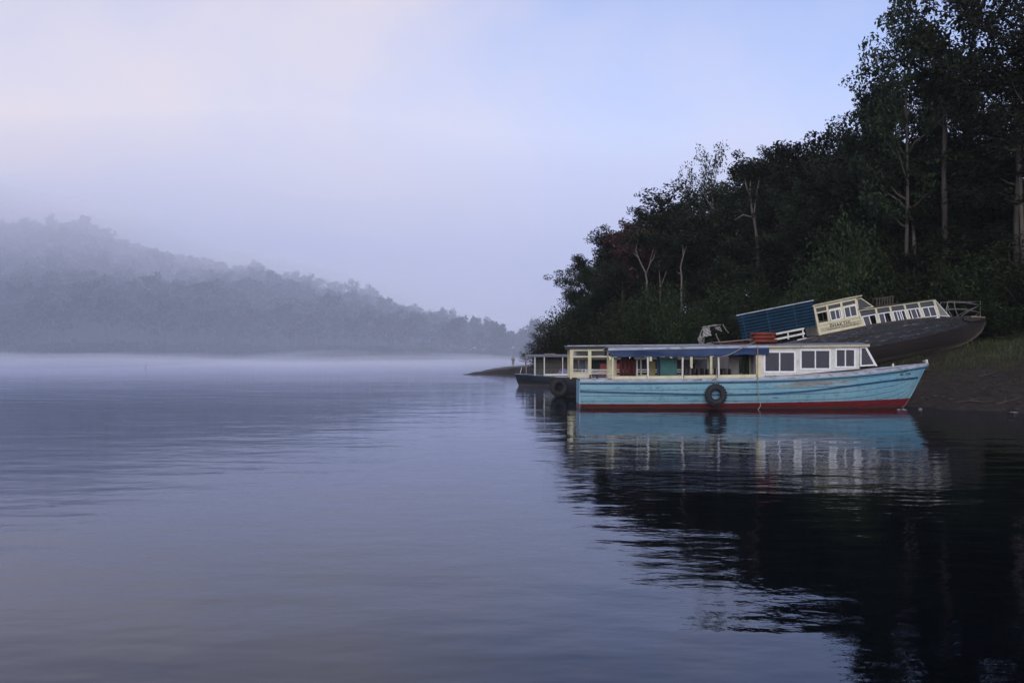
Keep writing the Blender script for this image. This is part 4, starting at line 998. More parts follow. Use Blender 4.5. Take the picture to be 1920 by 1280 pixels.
# ---------- dark-hulled boat with cream cabin
def make_cream_boat():
    B0, YC = 1.98, 50.75
    root = empty('covered_boat', (B0, YC, 0)); tag(root, 'dark hulled boat with cream window frames moored behind the blue boat', 'boat')
    L = 11.2
    h = Hull([0, 0.5, 1.5, 4, 8, 10, L], [0.75, 1.0, 1.15, 1.2, 1.1, 0.7, 0.05], [0, 1.5, 5, 9, L], [1.0, 0.98, 0.98, 1.05, 1.35], [0, 0.25, 8.5, 10, L], [0.3, -0.35, -0.4, -0.1, 1.3], 0, L)
    h.build(root, M['hull_navy'], 9, None, M['deck'], 0.04)
    zs = lambda x: float(np.interp(x, h.xs_, h.zs))
    h.rail(root, 'gunwale', M['dark'], lambda x: zs(x) - 0.03, 0.09, 0.03, inner=0.06)
    YN = 49.7; X = lambda px: wx(px, YN) - B0; Z = lambda py: wz(py, YN)
    x0, x1 = X(1066), X(1338)
    zr = lambda x: Z(651.5) + (x - x0) / (x1 - x0) * 0.07
    MB().prism([(x0 - 0.06, zr(x0) - 0.09), (x1, zr(x1) - 0.09), (x1, zr(x1) + 0.08), (x0 - 0.06, zr(x0) + 0.08)], -1.16, 1.16).build('roof', M['roof_dark'], root)
    for sgn in (-1, 1): MB().bar((x0 - 0.07, sgn * 1.175, zr(x0) + 0.085), (x1, sgn * 1.175, zr(x1) + 0.085), 0.05, 0.045).build('roof_trim', M['gunwale'], root)
    MB().bar((x0 - 0.075, -1.16, zr(x0) + 0.08), (x0 - 0.075, 1.16, zr(x0) + 0.08), 0.04, 0.045).build('roof_trim', M['gunwale'], root)
    bays = [1071.5, 1105.5, 1144, 1182, 1220, 1258, 1296, 1333]
    for sgn in (-1, 1):
        y = sgn * 1.06
        for i, px in enumerate(bays):
            x = X(px); MB().bar((x, y, zs(x) - 0.05), (x, y, zr(x) - 0.09), 0.17 if i < 2 else 0.12, 0.10).build('post', M['cream'], root)
        for nm, py, hh in (('top_rail', 656.4, 0.075), ('middle_rail', 668.6, 0.07)):
            MB().bar((X(1069), y, Z(py)), (x1, y, Z(py) + 0.05), 0.09, hh).build(nm, M['cream'], root)
        for a, b in zip(bays[:-1], bays[1:]):
            MB().box(((X(a) + X(b)) / 2, y + 0.01 * sgn, (Z(658) + Z(667.5)) / 2), (X(b) - X(a) - 0.14, 0.02, Z(658) - Z(667.5))).build('transom_pane', M['glass'], root)
            MB().tube([(X(a) + 0.08, y - sgn * 0.05, Z(672)), (X(b) - 0.06, y - sgn * 0.05, Z(672.3))], 0.075, 8).build('rolled_awning', M['curtain'], root, True)
        MB().box(((X(1073) + X(1104)) / 2, y, (Z(699.5) + zs(0.9)) / 2), (X(1104) - X(1073), 0.04, Z(699.5) - zs(0.9) + 0.06)).build('side_panel', M['cream'], root)
        for py in (693, 697): MB().tube([(X(1074), y, Z(py)), (x1, y, Z(py))], 0.018, 5).build('hand_rail', M['offwhite'], root)
    # end frame of the cabin, seats inside
    MB().box((x0 + 0.2, 0, 1.25), (0.05, 2.0, 0.5)).build('end_panel', M['cream_dull'], root)
    for px, m in ((1134, 'red'), (1160, 'red'), (1088, 'curtain'), (1094, 'navy'), (1190, 'dark'), (1230, 'dark'), (1270, 'dark'), (1310, 'dark')):
        x = X(px); MB().box((x, -0.2, 1.42), (0.34 if m == 'red' else 0.16, 0.5, 0.56)).box((x, -0.25, 1.12), (0.44, 0.6, 0.08)).build('seat', M[m], root)
    MB().box((5.5, 0, 0.62), (9.0, 1.8, 0.05)).build('cabin_floor', M['dark'], root)
    MB().box((6.0, 0.98, 1.6), (7.4, 0.03, 1.1)).build('far_curtain', M['curtain'], root)
    MB().box((0.55, 0, 1.0), (0.6, 1.3, 0.05)).build('end_deck_board', M['gunwale'], root)
    return root, zr
cream, zr2 = make_cream_boat()
make_tyre('tyre_fender', (wx(1047.5, 49.9), 49.62, wz(726, 49.9)), (0, 0, R(18)), 'black tyre fender on the end of the dark hulled cream cabin boat', 0.33, 0.14)

# torn pale canopy standing on that boat's roof
def make_wreck():
    Y = 50.7; o = empty('torn_canopy', (wx(1338, Y), Y, 2.66)); tag(o, 'torn pale tarpaulin on a bent frame on the cream cabin boat roof', 'canopy')
    P = lambda px, py, d=0.0: (wx(px, Y) - o.location.x, d, wz(py, Y) - o.location.z)
    for a in ([P(1312, 650), P(1311, 632), P(1318, 614), P(1352, 608.5)], [P(1322, 652, 0.5), P(1324, 630, 0.5), P(1320, 614, 0.5), P(1350, 609, 0.5)], [P(1342, 625), P(1345, 633), P(1352, 646)], [P(1309, 634), P(1313, 646, 0.2)], [P(1355, 608), P(1361, 618), P(1366, 624)]):
        MB().tube(a, 0.03, 6).build('frame_pipe', M['steel'], o)
    rg_ = np.random.default_rng(5)
    def sheet(q, n=7):
        vs_, fs = [], []
        for k, off in ((0, 0), (1, 0.012)):
            for i in range(n + 1):
                for j in range(n + 1):
                    u, v = i / n, j / n
                    p = Vector(q[0]) * (1 - u) * (1 - v) + Vector(q[1]) * u * (1 - v) + Vector(q[2]) * u * v + Vector(q[3]) * (1 - u) * v
                    s_ = 0.05 * math.sin(i * 1.7 + j * 2.3)
                    vs_.append((p.x + 0.02 * math.sin(j * 2.1), p.y + s_ + off, p.z + 0.02 * math.cos(i * 2.9)))
        T = (n + 1) ** 2
        for k in (0, 1):
            for i in range(n):
                for j in range(n):
                    if (i * 7 + j * 3) % 11 == 0 and i > 3: continue
                    a = k * T + i * (n + 1) + j; fs.append((a, a + 1, a + n + 2, a + n + 1) if k else (a, a + n + 1, a + n + 2, a + 1))
        return MB().add(vs_, fs).build('torn_sheet', M['pale_tarp'], o)
    sheet([P(1317, 632), P(1334, 629), P(1330, 613), P(1319, 615)]); sheet([P(1340, 616), P(1354, 622), P(1350, 612), P(1340, 613)]); sheet([P(1308, 637), P(1318, 648), P(1317, 634), P(1313, 626)])
    sheet([P(1319, 614, 0.02), P(1352, 609, 0.02), P(1350, 607, 1.2), P(1320, 612, 1.2)])
make_wreck()

# ---------- grey canopied boat
def make_grey_boat():
    B0, YC = wx(965, 68.2), 68.2
    root = empty('canopy_boat', (B0, YC, 0)); tag(root, 'small dark navy boat with grey canopy and white posts, farthest of the moored boats', 'boat')
    L = 8.5
    h = Hull([0, 0.5, 1.2, 2.4, 6, 8, L], [0.03, 0.42, 0.78, 1.02, 1.05, 0.95, 0.85], [0, 1, 2.5, 6, L], [0.80, 0.76, 0.66, 0.62, 0.66], [0, 0.12, 0.26, 0.55, 1.2, L], [0.78, 0.4, 0.0, -0.25, -0.35, -0.35], 0, L, vb=0.0, va=0.25)
    h.build(root, M['hull_navy'], 7, None, M['gunwale'], 0.02)
    zs = lambda x: float(np.interp(x, h.xs_, h.zs))
    h.rail(root, 'gunwale', M['navy'], lambda x: zs(x) - 0.03, 0.07, 0.03, inner=0.05)
    YN = 67.3; X = lambda px: wx(px, YN) - B0; Z = lambda py: wz(py, YN)
    # canopy: low arched roof, rounded at the bow end
    vs_, fs = [], []; n, m = 22, 8; xa, xb = X(984), X(1100)
    for k, dz in ((0, 0), (1, -0.06)):
        for i in range(n + 1):
            f = i / n; x = xa + (xb - xa) * f; wd = 0.98 * math.sqrt(max(1e-3, 1 - max(0, 1 - (x - xa) / 0.9) ** 2.2)) + 0.02
            for j in range(m + 1):
                u = -1 + 2 * j / m; vs_.append((x, wd * u, Z(668) + 0.11 * (1 - u * u) + 0.03 * min(1, (x - xa) / 1.2) + dz))
    W = m + 1; T = (n + 1) * W
    for k in (0, 1):
        for i in range(n):
            for j in range(m):
                a = k * T + i * W + j; fs.append((a, a + W, a + W + 1, a + 1) if not k else (a, a + 1, a + W + 1, a + W))
    for i in range(n):
        for j in (0, m): a = i * W + j; fs.append((a, a + W, a + W + T, a + T))
    for j in range(m): fs.append((j, j + 1, j + 1 + T, j + T))
    MB().add(vs_, fs).build('canopy', M['roof_grey'], root, True)
    for sgn in (-1, 1):
        for px in (987, 1003, 1020.5, 1055, 1085):
            x = X(px); y = sgn * (0.9 if px > 990 else 0.45); MB().bar((x, y, zs(x) - 0.03), (x, y, Z(669)), 0.07 if px in (1003, 1020.5) else 0.05).build('post', M['offwhite'] if px in (1003, 1020.5, 1055) else M['mesh_grey'], root)
        for py in (678, 689): MB().tube([(X(987), sgn * 0.45, Z(py)), (X(1003), sgn * 0.9, Z(py)), (X(1100), sgn * 0.9, Z(py))], 0.018, 5).build('hand_rail', M['dark'], root)
        MB().bar((X(1022), sgn * 0.93, Z(702.5)), (X(1090), sgn * 0.93, Z(702)), 0.05, 0.13).build('side_board', M['offwhite'], root)
    MB().box((X(1050), 0.72, 1.35), (X(1098) - X(1003), 0.03, 1.35)).build('curtain', M['curtain'], root)
    MB().prism([(X(976.5), Z(699)), (X(983), Z(700)), (X(982), Z(692)), (X(980.5), Z(686)), (X(979.5), Z(692))], -0.04, 0.04).build('bow_post', M['dark'], root)
    MB().bar((X(975.5), -0.05, Z(700)), (X(978.5), -0.05, Z(689)), 0.04).build('bow_stay', M['offwhite'], root)
    MB().box((X(1032), -0.1, Z(664) + 0.02), (0.75, 0.6, 0.07)).build('roof_board', M['wood'], root)
make_grey_boat()
def bundle():
    Y = 67.6; o = empty('cloth_bundle', (wx(1056, Y), Y, 0.62)); tag(o, 'lilac cloth bundle lying under the grey canopy', 'bundle')
    rg_ = np.random.default_rng(3); vs_, fs = [], []
    n, m = 14, 8
    for i in range(n):
        for j in range(m + 1):
            a, b = 2 * math.pi * i / n, math.pi * j / m - math.pi / 2; r_ = 1 + 0.18 * math.sin(3 * a + 2 * b) + 0.1 * math.sin(7 * a)
            vs_.append((0.42 * math.cos(a) * math.cos(b) * r_, 0.25 * math.sin(a) * math.cos(b) * r_, 0.25 + 0.24 * math.sin(b) * (1 + 0.3 * math.cos(a))))
    for i in range(n):
        for j in range(m): i2 = (i + 1) % n; fs.append((i * (m + 1) + j, i2 * (m + 1) + j, i2 * (m + 1) + j + 1, i * (m + 1) + j + 1))
    MB().add(vs_, fs).build('wrapped_cloth', pbr('lilac_cloth', (0.22, 0.2, 0.36), (0.15, 0.14, 0.25), rough=0.9), o, True)
    MB().torus((0, 0, 0.27), 0.30, 0.02, n=16, m=6).build('tie_cord', M['rope'], o)
bundle()

# ---------- beached black boat
TILT = 10.5; KY = 54.0; S_ = FOC / KY
def bk(px, py):
    u, v = px - 1640.0, -(py - 605.0); c, s = math.cos(R(TILT)), math.sin(R(TILT))
    return ((u * c + v * s) / S_, (-u * s + v * c) / S_)
def ctr(px, py, y=0.0):
    """frame point taken at the boat's centre plane (plus y) instead of its near side"""
    k = (KY + 1.4 + y) / KY
    return (960 + (px - 960) * k, HZ + (py - HZ) * k)
def make_beached():
    root = empty('beached_boat', (wx(1640, KY), KY + 1.4, wz(605, KY)), (0, R(-TILT), 0))
    tag(root, 'weathered black wooden boat hauled up tilted on the bank, cream and white cabin', 'boat')
    sh = [bk(*p) for p in ((1395, 662), (1510, 637), (1575, 621), (1640, 607), (1700, 599), (1770, 592), (1848, 597))]
    ke = [bk(*ctr(*p)) for p in ((1400, 732), (1500, 712), (1690, 673), (1760, 657), (1800, 646), (1825, 633), (1840, 619), (1848, 600))]
    L0, L1 = -7.4, ke[-1][0]
    sh[-1] = bk(*ctr(1848, 597))
    xk = [L0] + [p[0] for p in ke if p[0] > L0]; zk = [ke[1][1]] + [p[1] for p in ke if p[0] > L0]
    h = Hull([L0, -6, -3, 1, 3, 4.3, 5.2, L1], [1.0, 1.2, 1.38, 1.4, 1.25, 0.9, 0.48, 0.03], [p[0] for p in sh], [p[1] for p in sh], xk, zk, L0, L1, vb=0.35)
    hm = hull_mat('weathered_black_hull_boards', (0.014, 0.016, 0.021), (0.011, 0.008, 0.008), -1.28, 0.006, (0.15, 0.15, 0.16), 0.57, (0.030, 0.033, 0.040), (0.016, 0.010, 0.010), rough=0.7)
    # grime band of the floating boats does not apply here: it sits below this hull's keel line
    for n_ in hm.node_tree.nodes:
        if n_.type == 'MATH' and n_.operation == 'SUBTRACT' and abs(n_.inputs[0].default_value - 0.13) < 1e-6: n_.inputs[0].default_value = -2.0
    h.build(root, hm, 12, None, M['deck'], 0.05, lap=0.03)
    zs = lambda x: float(np.interp(x, h.xs_, h.zs))
    h.rail(root, 'gunwale', M['wood_dark'], lambda x: zs(x) - 0.03, 0.09, 0.045, inner=0.06)
    h.rail(root, 'rub_rail', M['dark'], lambda x: float(np.interp(x, [-7, -0.5, 2.2, 4.5, 6.0], [-0.95, -0.62, -0.60, -0.78, -1.12])), 0.075, 0.05, x1=L1 - 0.12)
    kp = [(x, 0, z - 0.03) for x, z in zip(np.linspace(L0, L1 - 0.02, 40), np.interp(np.linspace(L0, L1 - 0.02, 40), xk, zk))]
    MB().tube(kp, 0.085, 6).build('keel', M['keel'], root)
    MB().box((L0, 0, -1.1), (0.06, 1.9, 1.9)).build('transom', M['core'], root)
    yw = -1.12
    Q = lambda pts: [bk(*p) for p in pts]
    for sgn in (-1, 1):
        y = sgn * 1.12; y0, y1 = sorted((y, y - sgn * 0.05))
        # upper (wheelhouse) cabin: boarded panel below, windows above
        bl, br, tr, tl = Q(((1541, 628), (1622, 611), (1612.5, 590), (1535.5, 605.5)))
        for k in range(4):
            f0, f1 = k / 4 + 0.012, (k + 1) / 4 - 0.012
            MB().prism([lerp2(bl, tl, f0), lerp2(br, tr, f0), lerp2(br, tr, f1), lerp2(bl, tl, f1)], y0, y1).build('plank', M['cream'] if k != 1 else M['cream_dull'], root)
        for q in (((1527.5, 574), (1531.5, 573.3), (1543, 628), (1539, 628.5)), ((1551, 569.5), (1554.5, 569), (1560, 602), (1556, 602.8)), ((1577.5, 564), (1581.5, 563.3), (1587, 597), (1583, 597.5)), ((1605, 558.5), (1608.5, 558), (1616, 592), (1611.5, 592.5))):
            MB().prism(Q(q), *sorted((y + sgn * 0.015, y - sgn * 0.06))).build('post', M['cream'], root)
        for q in (((1528, 575.5), (1617, 556.5), (1617.5, 559.5), (1528.8, 578.5)), ((1533, 585.3), (1557, 580.2), (1557.4, 582.6), (1533.4, 587.8)), ((1555, 579.8), (1580, 574.5), (1580.5, 577), (1555.5, 582.2)), ((1582, 574), (1609, 568), (1609.5, 570.5), (1582.5, 576.5))):
            MB().prism(Q(q), *sorted((y + sgn * 0.01, y - sgn * 0.05))).build('cabin_rail', M['cream'], root)
        for q in (((1533, 584.8), (1551.5, 581), (1550.5, 574), (1531.5, 578)), ((1555.5, 579.5), (1578, 574.5), (1577, 568), (1554, 573)), ((1582.5, 573.5), (1605.5, 568.5), (1604.5, 562), (1581.5, 567))):
            MB().prism(Q(q), *sorted((y - sgn * 0.03, y - sgn * 0.024))).build('transom_pane', M['glass'], root)
        window(root, Q(((1561, 601.5), (1583, 597), (1579.5, 577), (1557, 581.8))), y + sgn * 0.012, M['white'], M['glass_blue'], 0.055, 0.05, mull=(0.5, 0.9), mw=0.045)
        window(root, Q(((1588, 596.5), (1612, 591.8), (1608, 570.5), (1584, 575.6))), y + sgn * 0.012, M['white'], M['glass_blue'], 0.055, 0.05, mull=(0.48,), mw=0.045)
        # raked front quarter of the wheelhouse
        window(root, Q(((1612, 581.5), (1642.5, 574.5), (1617, 557), (1609, 558.5))), y - sgn * 0.002, M['cream'], M['glass'], 0.05, 0.05, mull=())
        # lower cabin: five bays
        tb = [(1613, 583), (1645, 577), (1671.5, 573), (1698.5, 569.5), (1725.5, 566), (1754.5, 562.5)]
        bb = [(1623.5, 612.5), (1652, 608), (1680, 603.7), (1708.5, 599.5), (1735.5, 595.7), (1765, 592)]
        lights = [((0.5,), (1,)), ((0.47,), (1,)), ((0.3, 0.55, 0.72), (3,)), ((0.22, 0.72), (0, 2)), ((0.5,), ())]
        for i in range(6):
            a, b = tb[i], bb[i]
            MB().prism(Q(((b[0] - 1.7, b[1] + 0.3), (b[0] + 1.7, b[1] - 0.3), (a[0] + 1.7, a[1] - 0.3), (a[0] - 1.7, a[1] + 0.3))), *sorted((y + sgn * 0.02, y - sgn * 0.06))).build('post', M['cream'], root)
        for i in range(5):
            a0, a1, b0, b1 = tb[i], tb[i + 1], bb[i], bb[i + 1]
            m0, m1 = lerp2(a0, b0, 0.34), lerp2(a1, b1, 0.34)
            n0, n1 = lerp2(a0, b0, 0.06), lerp2(a1, b1, 0.06)
            window(root, Q((lerp2(b0, b1, 0.07), lerp2(b0, b1, 0.93), lerp2(m0, m1, 0.93), lerp2(m0, m1, 0.07))), y + sgn * 0.01, M['white'], M['glass_blue'], 0.05, 0.05, mull=lights[i][0], mw=0.045, open_panes=lights[i][1])
            MB().prism(Q((lerp2(m0, m1, 0.06), lerp2(m0, m1, 0.94), lerp2(n0, n1, 0.94), lerp2(n0, n1, 0.06))), *sorted((y - sgn * 0.03, y - sgn * 0.024))).build('transom_pane', M['glass'], root)
        MB().prism(Q((lerp2(bb[0], tb[0], -0.02), lerp2(bb[5], tb[5], -0.02), lerp2(bb[5], tb[5], -0.11), lerp2(bb[0], tb[0], -0.11))), *sorted((y + sgn * 0.03, y - sgn * 0.05))).build('cabin_sill', M['white'], root)
        MB().prism(Q(((1613, 579.5), (1756, 560), (1756.5, 563), (1613.5, 582.6))), *sorted((y + sgn * 0.03, y - sgn * 0.05))).build('cabin_rail', M['cream'], root)
        window(root, Q(((1766, 592), (1786, 593.5), (1758, 561.5), (1756, 562))), y - sgn * 0.002, M['offwhite'], M['mesh_grey'], 0.04, 0.05, mull=())
    # bare patch of board under the panel's end
    MB().prism(Q(((1619, 612), (1633, 609), (1634, 615), (1622, 619))), -1.17, -1.13).build('patch_board', M['offwhite'], root)
    # roofs
    a, b = bk(1525, 573.5), bk(1619, 553.5)
    MB().prism([(a[0], a[1] - 0.03), (b[0], b[1] - 0.03), (b[0], b[1] + 0.03), (a[0], a[1] + 0.03)], -1.2, 1.2).build('roof', M['cream_dull'], root)
    a, b = bk(1612, 580), bk(1758, 560)
    MB().prism([(a[0], a[1] - 0.03), (b[0], b[1] - 0.03), (b[0], b[1] + 0.025), (a[0], a[1] + 0.025)], -1.18, 1.18).build('roof', M['roof_dark'], root)
    # end wall of the wheelhouse (boards)
    a = bk(1529, 575); b = bk(1541, 628)
    for k in range(6):
        y = -1.05 + 0.35 * k + 0.175
        MB().prism([(a[0] - 0.04, a[1]), (a[0], a[1]), (a[0] + 0.02, b[1]), (a[0] - 0.02, b[1])], y - 0.165, y + 0.165).build('plank', M['cream_dull'], root)
    MB().box((0.5, 0, -0.35), (8.0, 2.0, 0.05)).build('cabin_floor', M['dark'], root)
    # corrugated blue sheets over the after deck, on pipes
    tl, tr, br, bl = Q(((1384, 592), (1526.5, 564), (1533, 611), (1394, 638)))
    for k, (f0, f1) in enumerate(((0, 0.5), (0.5, 1.0))):
        vs_, fs = [], []
        ny = 33
        for s2, off in ((0, 0), (1, 0.008)):
            for j in range(ny):
                g = j / (ny - 1); c = 0.035 * math.cos(g * 2 * math.pi * 8)
                for f in (f0 + 0.002, f1 - 0.002):
                    p = lerp2(lerp2(tl, tr, f), lerp2(bl, br, f), g); vs_.append((p[0], -1.15 - c + off - 0.012 * k, p[1]))
        for s2 in (0, 1):
            for j in range(ny - 1):
                q = s2 * ny * 2 + j * 2; fs.append((q, q + 1, q + 3, q + 2) if s2 else (q, q + 2, q + 3, q + 1))
        MB().add(vs_, fs).build('corrugated_sheet', M['tarp_teal'], root)
    for f in (0.06, 0.385, 0.74):
        a, b = lerp2(tl, tr, f), lerp2(bl, br, f); MB().tube([(a[0], -1.2, a[1]), (b[0], -1.2, b[1])], 0.022, 6).build('awning_pipe', M['navy'], root)
    MB().tube([(tl[0] - 0.05, -1.17, tl[1] + 0.03), (tr[0] + 0.05, -1.17, tr[1] + 0.03)], 0.035, 7).build('awning_pipe', M['gunwale'], root)
    MB().prism([(tl[0], tl[1] - 0.02), (tr[0], tr[1] - 0.02), (tr[0], tr[1] + 0.01), (tl[0], tl[1] + 0.01)], -1.12, 1.12).build('awning_roof', M['tarp_teal'], root)
    # white bench rail before the awning
    for q in (((1448, 625.5), (1508, 614), (1508, 617.5), (1448, 629)), ((1452, 635), (1509, 623), (1509.5, 626.5), (1452.5, 638.5)), ((1495, 636.5), (1512, 632.5), (1512.3, 634.3), (1495.3, 638.3))):
        MB().prism(Q(q), -1.38, -1.33).build('bench_slat', M['offwhite'], root)
    for px, pt, pb in ((1478, 620, 636), (1506, 615, 632)):
        MB().prism(Q(((px - 1.3, pt), (px + 1.3, pt), (px + 2.3, pb), (px - 0.3, pb))), -1.325, -1.29).build('bench_post', M['offwhite'], root)
    # bow pulpit of pipes
    def pipe(pts, y=-0.75, y2=None):
        y2 = y if y2 is None else y2; n = len(pts); P = [bk(*ctr(*p, min(0.0, y + (y2 - y) * i / (n - 1)))) for i, p in enumerate(pts)]
        MB().tube([(p[0], y + (y2 - y) * i / (n - 1), p[1]) for i, p in enumerate(P)], 0.022, 6).build('pulpit_pipe', M['steel'], root)
    for sg in (-1, 1):
        pipe([(1777, 592), (1774, 579), (1778, 565), (1790, 565)], sg * 0.95, sg * 0.9)
        pipe([(1790, 565), (1815, 566.5), (1836, 571.5)], sg * 0.9, sg * 0.1)
        pipe([(1776, 579), (1810, 579), (1836, 585)], sg * 0.95, sg * 0.1)
        pipe([(1802, 593), (1815, 584), (1836, 573)], sg * 0.7, sg * 0.1)
        pipe([(1789, 565), (1791, 580), (1797, 594)], sg * 0.9, sg * 0.8)
    pipe([(1838, 564), (1838, 597)], 0.0); pipe([(1826, 594), (1838, 585)], -0.2, 0.0); pipe([(1815, 566), (1838, 565)], -0.5, 0.0)
    MB().prism(Q([ctr(*p, -0.5) for p in ((1803, 594), (1838, 597), (1838, 600), (1820, 603), (1806, 600))]), -0.62, -0.54).build('bow_chock', M['dark'], root)
    MB().prism(Q([ctr(*p) for p in ((1812, 592.5), (1838, 594.5), (1838, 596.5), (1812, 595.5))]), -0.6, 0.6).build('bow_plank', M['wood'], root)
    # lettering on the cream boards
    p = bk(1559.5, 613.5); text_part('BHAKTHI', 0.275, M['letter'], root, (p[0], -1.1225, p[1]), (R(90), 0, 0), bold=0.003, spacing=1.02)
    p = bk(1553.5, 619.5); text_part('THEKKADY THODUPUZHA', 0.15, M['letter'], root, (p[0], -1.1225, p[1]), (R(90), 0, 0), spacing=0.98, bold=0.001)
    return root
beached = make_beached()
def roof_rack():
    p0 = (wx(1655, 55.4), 55.4); a = bk(1655, 575)
    o = empty('slatted_rack', (p0[0], 55.3, wz(573.3, 54.0) + 0.02), (0, R(-TILT + 2), 0)); tag(o, 'dark slatted rack lying on the black boat roof', 'rack')
    for k in range(7): MB().bar((-0.5 + 0.15 * k, -0.35, 0.06), (-0.38 + 0.15 * k, -0.2, 0.50), 0.05).build('slat', M['wood_dark'], o)
    for z_, y_ in ((0.06, -0.35), (0.5, -0.2)): MB().bar((-0.62, y_, z_), (0.62, y_, z_), 0.05).build('rack_rail', M['wood_dark'], o)
    for x_ in (-0.58, 0.58): MB().bar((x_, 0.3, 0.0), (x_, -0.22, 0.5), 0.05).bar((x_, -0.35, 0.0), (x_, -0.35, 0.1), 0.05).build('rack_leg', M['wood_dark'], o)
roof_rack()
def on_bank(px, Y): x = wx(px, Y); return (x, Y, gz(x, Y) + 0.07)
rope('mooring_rope', [(BX + 14.3, 40.25, 1.62), (wx(1768, 40.4), 40.4, 1.12)] + [on_bank(px, Y) for px, Y in ((1800, 41.0), (1812, 41.2), (1824, 41.4), (1836, 41.5), (1848, 41.6), (1860, 41.6), (1872, 41.6), (1884, 41.5), (1896, 41.5))], 0.007, 'slack mooring rope from the blue bow across the bank', 'wood_dark')

# ---------- person on the spit
def make_person():
    Y = 163.0; x = wx(962, Y); z = gz(x, Y)
    o = empty('person', (x, Y, z), (0, 0, R(20))); tag(o, 'person standing on the spit in dark jacket and brown wrap, light scarf', 'person')
    joints = [((0, 0, 0.93), 0.15), ((0, 0, 1.12), 0.14), ((0, 0, 1.34), 0.17), ((0, 0, 1.46), 0.075), ((0, -0.015, 1.53), 0.06), ((0, -0.02, 1.62), 0.095), ((0, -0.02, 1.70), 0.085),
              ((0.19, 0, 1.38), 0.075), ((0.25, 0.02, 1.12), 0.058), ((0.2, -0.12, 0.93), 0.045), ((0.16, -0.17, 0.86), 0.042),
              ((-0.19, 0, 1.38), 0.075), ((-0.25, 0.03, 1.12), 0.058), ((-0.2, -0.10, 0.92), 0.045), ((-0.15, -0.16, 0.86), 0.042),
              ((0.09, 0, 0.86), 0.12), ((0.10, -0.01, 0.48), 0.085), ((0.10, 0.02, 0.09), 0.055), ((0.11, -0.14, 0.04), 0.045),
              ((-0.09, 0, 0.86), 0.12), ((-0.11, 0.01, 0.48), 0.085), ((-0.12, 0.04, 0.09), 0.055), ((-0.13, -0.12, 0.04), 0.045)]
    E = [(0, 1), (1, 2), (2, 3), (3, 4), (4, 5), (5, 6), (2, 7), (7, 8), (8, 9), (9, 10), (2, 11), (11, 12), (12, 13), (13, 14), (0, 15), (15, 16), (16, 17), (17, 18), (0, 19), (19, 20), (20, 21), (21, 22)]
    me = bpy.data.meshes.new('person_body'); me.from_pydata([j[0] for j in joints], E, []); me.update()
    t_ = bpy.data.objects.new('tmp', me); col.objects.link(t_)
    m1 = t_.modifiers.new('s', 'SKIN'); m2 = t_.modifiers.new('d', 'SUBSURF'); m2.levels = 2; m2.render_levels = 2
    sv = me.skin_vertices[0].data
    for i, j in enumerate(joints): sv[i].radius = (j[1], j[1]); sv[i].use_root = (i == 0)
    bpy.context.view_layer.update()
    bm_ = bpy.data.meshes.new_from_object(t_.evaluated_get(bpy.context.evaluated_depsgraph_get())); bpy.data.objects.remove(t_)
    skin = pbr('skin', (0.16, 0.09, 0.06), rough=0.6); jac = pbr('dark_jacket', (0.025, 0.028, 0.04), rough=0.9); leg = pbr('brown_wrap', (0.16, 0.10, 0.085), rough=0.9); hair = pbr('dark_hair', (0.012, 0.01, 0.01), rough=0.6)
    bm_.materials.clear()
    for m_ in (skin, jac, leg, hair): bm_.materials.append(m_)
    for p in bm_.polygons:
        c = p.center; hand = c.z < 0.94 and abs(c.x) > 0.1 and c.y < -0.09 and c.z > 0.7
        p.material_index = 0 if hand or (1.47 < c.z and not (c.z > 1.64 or (c.y > 0.0 and c.z > 1.54))) else (3 if c.z > 1.47 else (1 if c.z > 0.9 else (2 if c.z > 0.12 else 0)))
    b = link('body', bm_, None, o, True)
    MB().tube([(0.09, -0.10, 1.22), (0.08, -0.13, 1.36), (0.05, -0.05, 1.46), (0, 0.07, 1.48), (-0.05, -0.05, 1.46), (-0.08, -0.13, 1.36), (-0.1, -0.12, 1.1)], 0.035, 6).build('scarf', M['offwhite'], o, True)
    MB().tube([(0, 0.0, 0.98), (0, 0, 0.75), (0, 0, 0.45), (0, 0.01, 0.3)], [0.20, 0.215, 0.20, 0.19], 14).build('wrap_skirt', leg, o, True)
make_person()
# stick standing in the lake
sx_, sy_ = wx(272, 150), 150.0
tag(MB().tube([(sx_ - 0.1, sy_, -0.4), (sx_ + 0.12, sy_, 0.3), (sx_ + 0.32, sy_ + 0.1, 0.68)], [0.045, 0.035, 0.02], 6).build('driftwood_stick', M['bark']), 'lone slanted stick poking out of the misty water', 'stick')

